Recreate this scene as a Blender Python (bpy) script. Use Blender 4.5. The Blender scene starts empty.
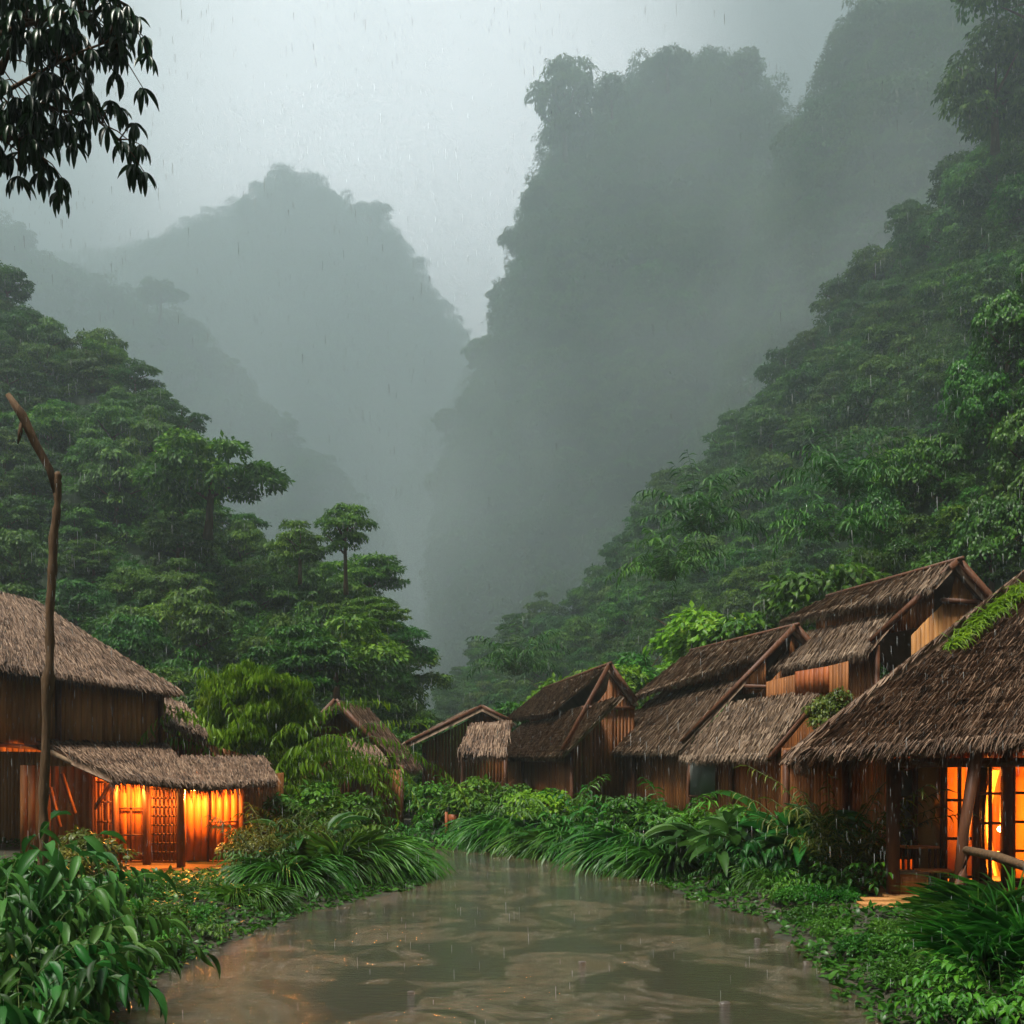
import bpy, math, random
import numpy as np
from mathutils import Vector, Matrix, noise as mnoise
R = math.radians
rng = np.random.default_rng(7)
random.seed(7)
sc = bpy.context.scene
COL = sc.collection

# ------------------------------------------------------------------ camera, sky, sun, exposure
F, CX, HY, CH = 1000.0, 512.0, 765.0, 2.6          # focal length in pixels, principal column, horizon row, eye height
cd = bpy.data.cameras.new('camera'); cam = bpy.data.objects.new('camera', cd); COL.objects.link(cam)
cd.sensor_width = 36; cd.lens = 36 * F / 1024; cd.shift_y = (HY - 512) / 1024
cd.clip_start = 0.1; cd.clip_end = 5000
cam.location = (0, 0, CH); cam.rotation_euler = (R(90), 0, 0)
sc.camera = cam
SUN_EL, SUN_AZ = 66, -135                             # degrees; azimuth from straight ahead, negative = left
w = bpy.data.worlds.new('World'); sc.world = w; w.use_nodes = True
nt = w.node_tree; bg = nt.nodes['Background']; bg.inputs['Strength'].default_value = 0.065
sky = nt.nodes.new('ShaderNodeTexSky'); sky.sky_type = 'NISHITA'; sky.sun_disc = False
sky.sun_elevation = R(SUN_EL); sky.sun_rotation = R(SUN_AZ); sky.dust_density = 4; sky.air_density = 1.0
hs = nt.nodes.new('ShaderNodeHueSaturation'); hs.inputs['Saturation'].default_value = 0.12
nt.links.new(sky.outputs[0], hs.inputs['Color'])
wc = nt.nodes.new('ShaderNodeTexCoord'); wn = nt.nodes.new('ShaderNodeTexNoise'); wn.inputs['Scale'].default_value = 1.6; wn.inputs['Detail'].default_value = 4; wn.inputs['Roughness'].default_value = .45
nt.links.new(wc.outputs['Generated'], wn.inputs['Vector'])
wr = nt.nodes.new('ShaderNodeMapRange'); wr.inputs['From Min'].default_value = .3; wr.inputs['From Max'].default_value = .7; wr.inputs['To Min'].default_value = .55; wr.inputs['To Max'].default_value = 1.25
nt.links.new(wn.outputs['Fac'], wr.inputs['Value'])
wm = nt.nodes.new('ShaderNodeVectorMath'); wm.operation = 'SCALE'; nt.links.new(hs.outputs[0], wm.inputs[0]); nt.links.new(wr.outputs[0], wm.inputs['Scale'])
# thin spot in the cloud above the head of the valley
wd = nt.nodes.new('ShaderNodeVectorMath'); wd.operation = 'DOT_PRODUCT'; wd.inputs[1].default_value = Vector((-.10, 1, .62)).normalized()
wv = nt.nodes.new('ShaderNodeVectorMath'); wv.operation = 'NORMALIZE'; nt.links.new(wc.outputs['Generated'], wv.inputs[0]); nt.links.new(wv.outputs[0], wd.inputs[0])
wg = nt.nodes.new('ShaderNodeMapRange'); wg.interpolation_type = 'SMOOTHERSTEP'; wg.inputs['From Min'].default_value = .945; wg.inputs['From Max'].default_value = 1.0; wg.inputs['To Min'].default_value = .14; wg.inputs['To Max'].default_value = 10.5
nt.links.new(wd.outputs['Value'], wg.inputs['Value'])
wx = nt.nodes.new('ShaderNodeVectorMath'); wx.operation = 'SCALE'; nt.links.new(wm.outputs[0], wx.inputs[0]); nt.links.new(wg.outputs[0], wx.inputs['Scale'])
nt.links.new(wx.outputs[0], bg.inputs['Color'])
sd = bpy.data.lights.new('sun', 'SUN'); sd.energy = 4.2; sd.angle = R(12); sd.color = (1.0, 0.95, 0.86)
sun = bpy.data.objects.new('sun', sd); COL.objects.link(sun)
el, az = R(SUN_EL), R(SUN_AZ)
tos = Vector((math.sin(az) * math.cos(el), math.cos(az) * math.cos(el), math.sin(el)))
sun.rotation_euler = tos.to_track_quat('Z', 'Y').to_euler()
sc.view_settings.view_transform = 'Standard'; sc.view_settings.look = 'None'
sc.view_settings.gamma = 1; sc.view_settings.exposure = 0.76
cy = sc.cycles
cy.max_bounces = 8; cy.diffuse_bounces = 2; cy.glossy_bounces = 2; cy.transmission_bounces = 3
cy.transparent_max_bounces = 6; cy.volume_bounces = 6
cy.volume_step_rate = 4; cy.volume_max_steps = 64; cy.use_denoising = True; cy.denoiser = 'OPENIMAGEDENOISE'; cy.sample_clamp_indirect = 4
cy.use_adaptive_sampling = True; cy.adaptive_threshold = 0.02
cy.caustics_reflective = False; cy.caustics_refractive = False
sc.render.use_persistent_data = False
HAZE = 0.00122

# ------------------------------------------------------------------ helpers
def at(px, py, Y):
    return Vector(((px - CX) / F * Y, Y, CH + (HY - py) / F * Y))

def tag(o, label=None, cat=None, group=None, kind=None):
    if label: o['label'] = label
    if cat: o['category'] = cat
    if group: o['group'] = group
    if kind: o['kind'] = kind
    return o

def empty(name, loc=(0, 0, 0), rz=0.0, s=1.0):
    o = bpy.data.objects.new(name, None); COL.objects.link(o)
    o.location = loc; o.rotation_euler = (0, 0, rz); o.scale = (s, s, s); o.empty_display_size = 0.2
    return o

def np_mesh(name, V, faces, mats=(), smooth=False):
    """faces: list of int arrays, each (n,3) or (n,4)"""
    me = bpy.data.meshes.new(name)
    V = np.asarray(V, dtype=np.float32).reshape(-1, 3)
    faces = [np.asarray(f, dtype=np.int32) for f in faces if len(f)]
    lv = np.concatenate([f.ravel() for f in faces])
    cnt = np.concatenate([np.full(len(f), f.shape[1], dtype=np.int32) for f in faces])
    st = np.concatenate([[0], np.cumsum(cnt)[:-1]]).astype(np.int32)
    me.vertices.add(len(V)); me.vertices.foreach_set('co', V.ravel())
    me.loops.add(len(lv)); me.loops.foreach_set('vertex_index', lv)
    me.polygons.add(len(cnt)); me.polygons.foreach_set('loop_start', st)
    try: me.polygons.foreach_set('loop_total', cnt)
    except Exception: pass
    for m in mats: me.materials.append(m)
    me.update(calc_edges=True)
    if smooth: me.polygons.foreach_set('use_smooth', np.ones(len(cnt), dtype=bool))
    return me

def obj(name, me, parent=None, loc=None):
    o = bpy.data.objects.new(name, me); COL.objects.link(o)
    if parent: o.parent = parent
    if loc is not None: o.location = loc
    return o

class MB:
    """collects shapes into one mesh"""
    def __init__(s): s.V = []; s.T = []; s.Q = []; s.n = 0
    def add(s, V, F_):
        V = np.asarray(V, float).reshape(-1, 3)
        for f in F_:
            f = [i + s.n for i in f]
            if len(f) == 3: s.T.append(f)
            elif len(f) == 4: s.Q.append(f)
            else:
                for k in range(1, len(f) - 1): s.T.append([f[0], f[k], f[k + 1]])
        s.V.append(V); s.n += len(V)
    def addnp(s, V, Fa):
        if len(V) == 0: return
        Fa = np.asarray(Fa) + s.n
        (s.T if Fa.shape[1] == 3 else s.Q).extend(Fa.tolist())
        s.V.append(np.asarray(V).reshape(-1, 3)); s.n += len(s.V[-1])
    def box(s, a, b):
        x0, y0, z0 = a; x1, y1, z1 = b
        s.add([(x0, y0, z0), (x1, y0, z0), (x1, y1, z0), (x0, y1, z0), (x0, y0, z1), (x1, y0, z1), (x1, y1, z1), (x0, y1, z1)],
              [(3, 2, 1, 0), (4, 5, 6, 7), (0, 1, 5, 4), (1, 2, 6, 5), (2, 3, 7, 6), (3, 0, 4, 7)])
    def beam(s, p, q, w_, h_=None, up=(0, 0, 1)):
        """rectangular bar from p to q"""
        h_ = h_ or w_
        p, q = Vector(p), Vector(q); d = (q - p).normalized()
        u = Vector(up)
        if abs(d.dot(u)) > .95: u = Vector((1, 0, 0))
        a = d.cross(u).normalized() * w_ / 2; b = a.cross(d).normalized() * h_ / 2
        vs = [p - a - b, p + a - b, p + a + b, p - a + b, q - a - b, q + a - b, q + a + b, q - a + b]
        s.add([tuple(v) for v in vs], [(3, 2, 1, 0), (4, 5, 6, 7), (0, 1, 5, 4), (1, 2, 6, 5), (2, 3, 7, 6), (3, 0, 4, 7)])
    def tube(s, pts, rad, n=8, jit=0.0):
        pts = [Vector(p) for p in pts]
        rad = rad if hasattr(rad, '__len__') else [rad] * len(pts)
        V = []; Fs = []
        for i, p in enumerate(pts):
            d = (pts[min(i + 1, len(pts) - 1)] - pts[max(i - 1, 0)]).normalized()
            u = Vector((0, 0, 1)) if abs(d.z) < .9 else Vector((1, 0, 0))
            a = d.cross(u).normalized(); b = a.cross(d).normalized()
            for k in range(n):
                t = 2 * math.pi * k / n; r = rad[i] * (1 + jit * (random.random() - .5))
                V.append(tuple(p + a * math.cos(t) * r + b * math.sin(t) * r))
        for i in range(len(pts) - 1):
            for k in range(n):
                Fs.append((i * n + k, i * n + (k + 1) % n, (i + 1) * n + (k + 1) % n, (i + 1) * n + k))
        Fs.append(tuple(range(n))[::-1]); Fs.append(tuple((len(pts) - 1) * n + k for k in range(n)))
        s.add(V, Fs)
    def mesh(s, name, mat, smooth=False):
        V = np.concatenate(s.V) if s.V else np.zeros((0, 3))
        return np_mesh(name, V, [np.array(s.Q).reshape(-1, 4), np.array(s.T).reshape(-1, 3)], [mat] if mat else [], smooth)
    def build(s, name, mat, parent=None, smooth=False):
        return obj(name, s.mesh(name, mat, smooth), parent)

def unit(a): return a / np.maximum(np.linalg.norm(a, axis=-1, keepdims=True), 1e-9)

def scatter(TV, TF, pos, ax, nrm, sc_, wid=None):
    """copies of a template (x = along, y = across, z = normal) at pos"""
    pos = np.asarray(pos, float); n = len(pos)
    ax = unit(ax); side = unit(np.cross(nrm, ax)); nn = np.cross(ax, side)
    sc_ = np.broadcast_to(np.asarray(sc_, float), (n,))
    wd = sc_ if wid is None else np.broadcast_to(np.asarray(wid, float), (n,))
    TV = np.asarray(TV, float); TF = np.asarray(TF, int)
    V = pos[:, None, :] + TV[None, :, 0:1] * ax[:, None, :] * sc_[:, None, None] \
        + TV[None, :, 1:2] * side[:, None, :] * wd[:, None, None] + TV[None, :, 2:3] * nn[:, None, :] * sc_[:, None, None]
    Fa = (TF[None] + (np.arange(n) * len(TV))[:, None, None]).reshape(-1, TF.shape[1])
    return V.reshape(-1, 3), Fa

LEAF = ([(0, 0, 0), (.45, .26, .05), (1, 0, -.12), (.45, -.26, .05)], [(0, 2, 1), (0, 3, 2)])
LEAF_BIG = ([(0, 0, 0), (.25, .2, .06), (.3, 0, .03), (.25, -.2, .06), (.65, .2, .02), (.68, 0, -.02), (.65, -.2, .02), (1, 0, -.2)],
            [(0, 2, 1), (0, 3, 2), (1, 2, 5), (1, 5, 4), (2, 3, 6), (2, 6, 5), (4, 5, 7), (5, 6, 7)])

def strip(n, bend, wfun, fold=0.15):
    """long leaf template in n segments curving down by bend radians"""
    V = []; Fs = []
    x = z = 0.0
    for i in range(n + 1):
        t = i / n
        a = -bend * t
        if i: x += math.cos(a) / n; z += math.sin(a) / n
        wv = wfun(t)
        V += [(x, wv, z + fold * wv), (x, 0, z), (x, -wv, z + fold * wv)]
        if i:
            b = 3 * (i - 1)
            Fs += [(b, b + 1, b + 4, b + 3), (b + 1, b + 2, b + 5, b + 4)]
    return V, Fs

# ------------------------------------------------------------------ materials
def new_mat(name):
    m = bpy.data.materials.new(name); m.use_nodes = True
    t = m.node_tree; return m, t, t.nodes, t.links, t.nodes['Principled BSDF']

def ramp(N, stops):
    r = N.new('ShaderNodeValToRGB'); e = r.color_ramp.elements
    while len(e) > 1: e.remove(e[-1])
    e[0].position = stops[0][0]; e[0].color = (*stops[0][1], 1)
    for p, c in stops[1:]:
        x = e.new(p); x.color = (*c, 1)
    return r

def leaf_mat(name, c0, c1, c2, rough=.38, trans=.3, nscale=.6):
    m, t, N, L, P = new_mat(name)
    g = N.new('ShaderNodeNewGeometry'); tc = N.new('ShaderNodeTexCoord'); oi = N.new('ShaderNodeObjectInfo')
    nz = N.new('ShaderNodeTexNoise'); nz.inputs['Scale'].default_value = nscale; nz.inputs['Detail'].default_value = 3
    L.new(g.outputs['Position'], nz.inputs['Vector'])
    mx = N.new('ShaderNodeMath'); mx.operation = 'MULTIPLY_ADD'; mx.inputs[1].default_value = .55
    L.new(g.outputs['Random Per Island'], mx.inputs[0])
    m2 = N.new('ShaderNodeMath'); m2.operation = 'MULTIPLY_ADD'; m2.inputs[1].default_value = 1.3; m2.inputs[2].default_value = -.42
    L.new(nz.outputs['Fac'], m2.inputs[0]); L.new(m2.outputs[0], mx.inputs[2])
    r = ramp(N, [(0, c0), (.5, c1), (1, c2)]); L.new(mx.outputs[0], r.inputs[0])
    h = N.new('ShaderNodeHueSaturation')
    mr = N.new('ShaderNodeMapRange'); mr.inputs['To Min'].default_value = .48; mr.inputs['To Max'].default_value = .53
    L.new(oi.outputs['Random'], mr.inputs['Value']); L.new(mr.outputs[0], h.inputs['Hue'])
    mv = N.new('ShaderNodeMapRange'); mv.inputs['To Min'].default_value = .75; mv.inputs['To Max'].default_value = 1.25
    mvr = N.new('ShaderNodeMath'); mvr.operation = 'FRACT'; mvm = N.new('ShaderNodeMath'); mvm.operation = 'MULTIPLY'; mvm.inputs[1].default_value = 7.31
    L.new(oi.outputs['Random'], mvm.inputs[0]); L.new(mvm.outputs[0], mvr.inputs[0]); L.new(mvr.outputs[0], mv.inputs['Value']); L.new(mv.outputs[0], h.inputs['Value'])
    L.new(r.outputs[0], h.inputs['Color'])
    L.new(h.outputs[0], P.inputs['Base Color']); P.inputs['Roughness'].default_value = rough
    P.inputs['Specular IOR Level'].default_value = .22
    tr = N.new('ShaderNodeBsdfTranslucent'); L.new(h.outputs[0], tr.inputs['Color'])
    ms = N.new('ShaderNodeMixShader'); ms.inputs[0].default_value = trans
    L.new(P.outputs[0], ms.inputs[1]); L.new(tr.outputs[0], ms.inputs[2])
    L.new(ms.outputs[0], N['Material Output'].inputs['Surface'])
    return m

def wood_mat(name, c0, c1, scale=(6, 6, .6), rough=.6, bump=.3, bscale=1.0):
    m, t, N, L, P = new_mat(name)
    tc = N.new('ShaderNodeTexCoord'); mp = N.new('ShaderNodeMapping'); mp.inputs['Scale'].default_value = scale
    g = N.new('ShaderNodeNewGeometry')
    L.new(tc.outputs['Object'], mp.inputs['Vector'])
    nz = N.new('ShaderNodeTexNoise'); nz.inputs['Scale'].default_value = 3; nz.inputs['Detail'].default_value = 6
    L.new(mp.outputs[0], nz.inputs['Vector'])
    a = N.new('ShaderNodeMath'); a.operation = 'MULTIPLY_ADD'; a.inputs[1].default_value = .5
    L.new(g.outputs['Random Per Island'], a.inputs[0])
    b = N.new('ShaderNodeMath'); b.operation = 'MULTIPLY_ADD'; b.inputs[1].default_value = 1.2; b.inputs[2].default_value = -.35
    L.new(nz.outputs['Fac'], b.inputs[0]); L.new(b.outputs[0], a.inputs[2])
    r = ramp(N, [(0, c0), (1, c1)]); L.new(a.outputs[0], r.inputs[0]); L.new(r.outputs[0], P.inputs['Base Color'])
    P.inputs['Roughness'].default_value = rough; P.inputs['Specular IOR Level'].default_value = .22
    bp = N.new('ShaderNodeBump'); bp.inputs['Strength'].default_value = bump; bp.inputs['Distance'].default_value = .02
    L.new(nz.outputs['Fac'], bp.inputs['Height']); L.new(bp.outputs[0], P.inputs['Normal'])
    return m

G_DARK = (.008, .030, .008); G_MID = (.022, .085, .012); G_LIT = (.060, .165, .020)
M = {}
M['forest'] = leaf_mat('forest_leaves', (.016, .046, .006), (.045, .120, .010), (.100, .210, .016), rough=.55, nscale=.09)
M['tree'] = leaf_mat('tree_leaves', (.010, .040, .004), (.045, .135, .007), (.150, .290, .012), nscale=.25, rough=.5)
M['lime'] = leaf_mat('lime_leaves', (.055, .125, .006), (.130, .250, .010), (.27, .40, .025), nscale=.4, trans=.4)
M['plant'] = leaf_mat('plant_leaves', (.014, .050, .006), (.042, .140, .010), (.110, .250, .016), nscale=.8, rough=.42)
M['broad'] = leaf_mat('broad_leaves', (.010, .042, .008), (.034, .125, .018), (.100, .235, .045), nscale=.8, rough=.42)
M['bark'] = wood_mat('bark', (.025, .015, .008), (.17, .10, .05), (9, 9, 1.6), .8, .9)

def soil_mat(name, c0, c1, scale):
    m, t, N, L, P = new_mat(name)
    g = N.new('ShaderNodeNewGeometry'); nz = N.new('ShaderNodeTexNoise'); nz.inputs['Scale'].default_value = scale; nz.inputs['Detail'].default_value = 8
    L.new(g.outputs['Position'], nz.inputs['Vector']); r = ramp(N, [(.3, c0), (.7, c1)]); L.new(nz.outputs['Fac'], r.inputs[0])
    L.new(r.outputs[0], P.inputs['Base Color']); P.inputs['Roughness'].default_value = .85
    bp = N.new('ShaderNodeBump'); bp.inputs['Distance'].default_value = .05; L.new(nz.outputs['Fac'], bp.inputs['Height']); L.new(bp.outputs[0], P.inputs['Normal'])
    return m
M['slope'] = soil_mat('slope_undergrowth', (.006, .018, .006), (.020, .050, .012), .4)
M['soil'] = soil_mat('bank_soil', (.012, .014, .006), (.045, .040, .020), 2.5)
# ------------------------------------------------------------------ mountains and slopes
def catmull(xs, pts, n):
    """pts (k,m) sampled to n rows by arc in first column"""
    pts = np.asarray(pts, float); t = np.linspace(0, len(pts) - 1, n); i = np.clip(t.astype(int), 0, len(pts) - 2); f = (t - i)[:, None]
    p0 = pts[np.clip(i - 1, 0, None)]; p1 = pts[i]; p2 = pts[i + 1]; p3 = pts[np.clip(i + 2, None, len(pts) - 1)]
    return .5 * ((2 * p1) + (-p0 + p2) * f + (2 * p0 - 5 * p1 + 4 * p2 - p3) * f ** 2 + (-p0 + 3 * p1 - 3 * p2 + p3) * f ** 3)

class Hill:
    """a slope lofted from a foot line (px, Yfoot) up to a crest line (px, py, Ycrest) and down its far side"""
    def __init__(s, name, crest, bulge=.15, rough=3.0, nu=90, nv=50, foot_z=-.5, seed=0, nfreq=.03, mat='slope', k=1.0):
        crest = [(a_, b_, c_ * k, d_ * k) for a_, b_, c_, d_ in crest]; rough *= k; nfreq /= k
        c = catmull(None, crest, nu)                       # px, py, Yc, Yf
        s.nu, s.nv = nu, nv
        G = np.zeros((nu, nv, 3)); K = int(nv * .8)
        for i in range(nu):
            px, py, yc, yf = c[i]
            top = np.array(at(px, py, yc)); foot = np.array(((px - CX) / F * yf, yf, foot_z))
            back = np.array((top[0] * (1 + .6 * (yc - yf) / yc), yc + (yc - yf) * .9 + 10, foot_z))
            for j in range(nv):
                if j <= K:
                    t = j / K; p = foot + (top - foot) * t
                    p[2] += bulge * (top[2] - foot[2]) * math.sin(math.pi * t)
                else:
                    t = (j - K) / (nv - 1 - K); p = top + (back - top) * t; p[2] = top[2] + (back[2] - top[2]) * t ** 1.3
                G[i, j] = p
                if 0 < j:
                    q = Vector(p) * nfreq + Vector((seed * 17.3, 0, 0))
                    a = mnoise.fractal(q, .9, 2.1, 5)
                    fade = min(1, j / (K * .25)) * (.6 if j >= K - 1 else 1)
                    G[i, j, 2] += a * rough * fade; G[i, j, 1] += mnoise.fractal(q + Vector((9, 9, 9)), .9, 2.1, 4) * rough * 1.2 * fade
        s.G = G; s.K = K
        idx = np.arange(nu * nv).reshape(nu, nv)
        q = np.stack([idx[:-1, :-1], idx[1:, :-1], idx[1:, 1:], idx[:-1, 1:]], -1).reshape(-1, 4)
        s.o = tag(obj(name, np_mesh(name, G.reshape(-1, 3), [q], [M[mat]], True)), kind='structure')
    def P(s, u, v):
        """surface point, u along the crest 0..1, v from foot 0 to crest 1"""
        a = u * (s.nu - 1); b = v * s.K
        i = min(int(a), s.nu - 2); j = min(int(b), s.nv - 2); f = a - i; g = b - j; G = s.G
        return G[i, j] * (1 - f) * (1 - g) + G[i + 1, j] * f * (1 - g) + G[i, j + 1] * (1 - f) * g + G[i + 1, j + 1] * f * g
    def sample(s, n, sep, seed=1, v0=0.02, v1=1.04, tries=30):
        r = random.Random(seed); cell = {}; out = []
        # area weights per cell
        G = s.G[:, :s.K + 1]
        A = np.linalg.norm(np.cross(G[1:, :-1] - G[:-1, :-1], G[:-1, 1:] - G[:-1, :-1]), axis=-1)
        cum = np.cumsum(A.ravel()); tot = cum[-1]
        for k in range(n * tries):
            if len(out) >= n: break
            m_ = int(np.searchsorted(cum, r.random() * tot)); i, j = divmod(m_, A.shape[1])
            u = (i + r.random()) / (s.nu - 1); v = (j + r.random()) / s.K
            if v < v0 or v > v1: continue
            p = s.P(min(u, 1), min(v, 1)); key = tuple(int(x // sep) for x in p); ok = True
            for dx in (-1, 0, 1):
                for dy in (-1, 0, 1):
                    for dz in (-1, 0, 1):
                        for q in cell.get((key[0] + dx, key[1] + dy, key[2] + dz), ()):
                            if (q[0] - p[0]) ** 2 + (q[1] - p[1]) ** 2 + (q[2] - p[2]) ** 2 < sep * sep: ok = False
            if ok: cell.setdefault(key, []).append(p); out.append(p)
        return out

def topx(p):
    return CX + F * p[0] / p[1], HY - F * (p[2] - CH) / p[1]

# crest rows: (column, row, crest distance, foot distance)
far_left = Hill('distant_mountain', [(-420, 330, 1024, 800), (-250, 300, 1024, 800), (-100, 270, 1024, 800), (60, 270, 1024, 800), (180, 236, 1024, 800), (250, 205, 1024, 800), (300, 190, 1024, 800), (350, 212, 1024, 800),
                 (395, 240, 1024, 800), (430, 300, 1024, 800), (460, 340, 1040, 800), (500, 420, 1056, 800), (540, 560, 1056, 800), (580, 700, 1056, 800)], rough=14, nfreq=.012, seed=1, nu=130, k=1.6)
far_mid = Hill('pale_ridge', [(372, 740, 728, 589), (384, 640, 728, 589), (398, 530, 744, 589), (412, 470, 744, 589), (440, 430, 744, 589), (475, 372, 744, 589), (520, 330, 744, 589), (600, 320, 744, 589)], rough=9, nfreq=.02, seed=2, nu=60, k=1.6)
mid_left = Hill('left_ridge', [(-260, 120, 600, 450), (-120, 175, 600, 450), (-40, 215, 600, 450), (10, 235, 600, 450), (60, 275, 600, 450), (120, 298, 600, 450), (170, 315, 592, 450), (205, 352, 585, 442), (255, 405, 570, 435),
                 (300, 452, 555, 420), (345, 495, 540, 405), (380, 540, 525, 390), (398, 610, 510, 390), (408, 700, 495, 390)], rough=7, nfreq=.02, seed=3, nu=120, k=1.6)
big_right = Hill('right_peak', [(425, 745, 435, 345), (438, 690, 435, 338), (440, 600, 435, 330), (446, 520, 435, 322), (462, 440, 435, 315), (488, 350, 435, 308), (512, 270, 435, 300), (532, 200, 435, 292), (552, 150, 435, 285), (590, 118, 435, 285), (640, 95, 428, 278), (690, 85, 420, 270), (740, 85, 420, 270),
                 (790, 130, 412, 262), (860, 180, 405, 255), (980, 220, 405, 255), (1150, 240, 390, 255)], rough=9, nfreq=.02, seed=4, nu=150, nv=80, k=1.6)
second_right = Hill('right_ridge', [(610, 640, 334, 218), (660, 560, 331, 218), (700, 470, 326, 218), (742, 350, 322, 218), (765, 235, 319, 218), (790, 155, 316, 215), (820, 105, 312, 212), (850, 42, 307, 209), (885, 12, 304, 206), (950, -20, 302, 203), (1080, -80, 297, 203), (1300, -150, 290, 203)],
                    rough=6, nfreq=.03, seed=5, nu=120, nv=70, k=1.55)
slope_right = Hill('right_slope', [(418, 765, 175, 120), (452, 712, 172, 105), (500, 655, 168, 92), (560, 620, 162, 80), (620, 572, 156, 70), (665, 520, 150, 64), (710, 460, 145, 58), (765, 395, 140, 54), (825, 325, 134, 50), (880, 272, 128, 48), (925, 235, 122, 46), (965, 185, 117, 45), (1005, 105, 112, 44), (1045, 40, 108, 43), (1120, -60, 104, 42), (1300, -200, 100, 42)],
                   rough=4, nfreq=.05, seed=6, nu=150, nv=90, bulge=-.05, k=1.4)
bank_right = Hill('right_bank', [(560, 745, 62, 50), (640, 700, 62, 48), (720, 672, 61, 46), (800, 640, 60, 44), (860, 560, 58, 43), (905, 500, 56, 42), (955, 450, 54, 41), (990, 380, 52, 40), (1020, 320, 51, 40), (1060, 280, 50, 40), (1150, 240, 50, 40)],
                  rough=1.0, nfreq=.15, seed=7, nu=80, nv=50, bulge=-.1)
slope_left = Hill('left_slope', [(-420, 130, 120, 50), (-200, 200, 118, 50), (-60, 265, 115, 50), (0, 305, 112, 50), (40, 340, 110, 50), (90, 372, 108, 50), (140, 405, 104, 50), (180, 450, 98, 50), (215, 540, 92, 50), (270, 572, 88, 50), (330, 590, 84, 52), (375, 600, 80, 54), (395, 650, 78, 56), (412, 765, 76, 60)],
                  rough=2.5, nfreq=.06, seed=8, nu=130, nv=80, bulge=-.05)

# ------------------------------------------------------------------ foliage shapes
def crown_mesh(name, seed, mat, lobes=22, leaves=5000, leaf=.07, flat=.62, spread=(.72, .72, .55), hang=.6, lobe_r=(.26, .44), tmpl=LEAF, top_bias=.15):
    r = np.random.default_rng(seed)
    C = []; RR = []
    while len(C) < lobes:
        p = r.uniform(-1, 1, 3)
        if np.dot(p, p) < 1 and p[2] > -.55:
            C.append(p * np.array(spread)); RR.append(r.uniform(*lobe_r))
    C = np.array(C); RR = np.array(RR)
    li = r.choice(lobes, leaves, p=RR ** 2 / (RR ** 2).sum())
    d = unit(r.normal(size=(leaves, 3))); d[:, 2] = np.where(d[:, 2] < -.25, -d[:, 2], d[:, 2]); d = unit(d + np.array([0, 0, top_bias]))
    # uneven lobes: radius varies with direction
    wob = 1 + .22 * np.sin(d[:, 0] * 5 + li * 1.7) * np.cos(d[:, 1] * 6 + li * 2.3)
    rad = RR[li] * (.72 + .36 * r.random(leaves) ** .6) * wob
    pos = C[li] + d * rad[:, None] * np.array([1, 1, flat])
    q = (pos[:, None, :] - C[None]) / (RR[None, :, None] * np.array([1, 1, flat]))
    inside = ((q ** 2).sum(-1) < .55).sum(1) > 0
    pos, d, li = pos[~inside], d[~inside], li[~inside]
    n = len(pos)
    ax = unit(d * np.array([1, 1, .2]) + r.normal(scale=.45, size=(n, 3)) + np.array([0, 0, -hang]))
    nr = unit(d * .6 + np.array([0, 0, .8]) + r.normal(scale=.35, size=(n, 3)))
    V, Fa = scatter(*tmpl, pos, ax, nr, leaf * r.uniform(.6, 1.3, n))
    return np_mesh(name, V, [Fa], [mat])

def limb_mesh(name, seed, h=1.0, rad=.05, n=6, reach=.65, up=.45, mat=None):
    r = random.Random(seed); mb = MB()
    lean = Vector((r.uniform(-.08, .08), r.uniform(-.08, .08), 0))
    pts = [lean * t * h + Vector((0, 0, h * t)) for t in (0, .3, .6, 1)]
    mb.tube(pts, [rad * 1.4, rad, rad * .85, rad * .6], 8, .15)
    for k in range(n):
        a = 6.283 * k / n + r.uniform(-.4, .4); t = r.uniform(.55, 1); p = lean * t * h + Vector((0, 0, h * t))
        d = Vector((math.cos(a), math.sin(a), 0)) * r.uniform(.6, 1) * reach
        mb.tube([p, p + d * .4 + Vector((0, 0, up * .35)), p + d * .8 + Vector((0, 0, up * .7)), p + d + Vector((0, 0, up * .85))], [rad * .5, rad * .38, rad * .22, rad * .08], 6, .15)
    return mb.mesh(name, mat or M['bark'], True)

CROWN = {}
for i in range(5):   # far forest crowns, coarse
    CROWN['far', i] = crown_mesh('crown', 10 + i, M['forest'], lobes=12 + 2 * i, leaves=1500, leaf=.13, flat=.6 + .08 * i, lobe_r=(.28, .48))
for i in range(6):   # slope trees
    CROWN['mid', i] = crown_mesh('crown', 30 + i, M['tree'], lobes=(20, 28, 36, 24, 44, 32)[i], leaves=9000, leaf=.085, flat=(.45, .55, .4, .7, .4, .5)[i],
                                 spread=((.75, .75, .5), (.65, .65, .75), (.85, .85, .45), (.55, .6, .85), (.8, .8, .6), (.9, .7, .5))[i], lobe_r=((.22, .40), (.18, .34), (.16, .30), (.18, .34), (.13, .27), (.16, .32))[i], hang=(.6, .9, .5, 1.2, .7, .8)[i])
TRUNK = [limb_mesh('trunk', 60 + i, 1.0, .055) for i in range(3)]

protos = bpy.data.collections.new('forest_shapes')
for i in range(5):
    protos.objects.link(bpy.data.objects.new('forest_crown_shape', CROWN['far', i]))

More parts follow.
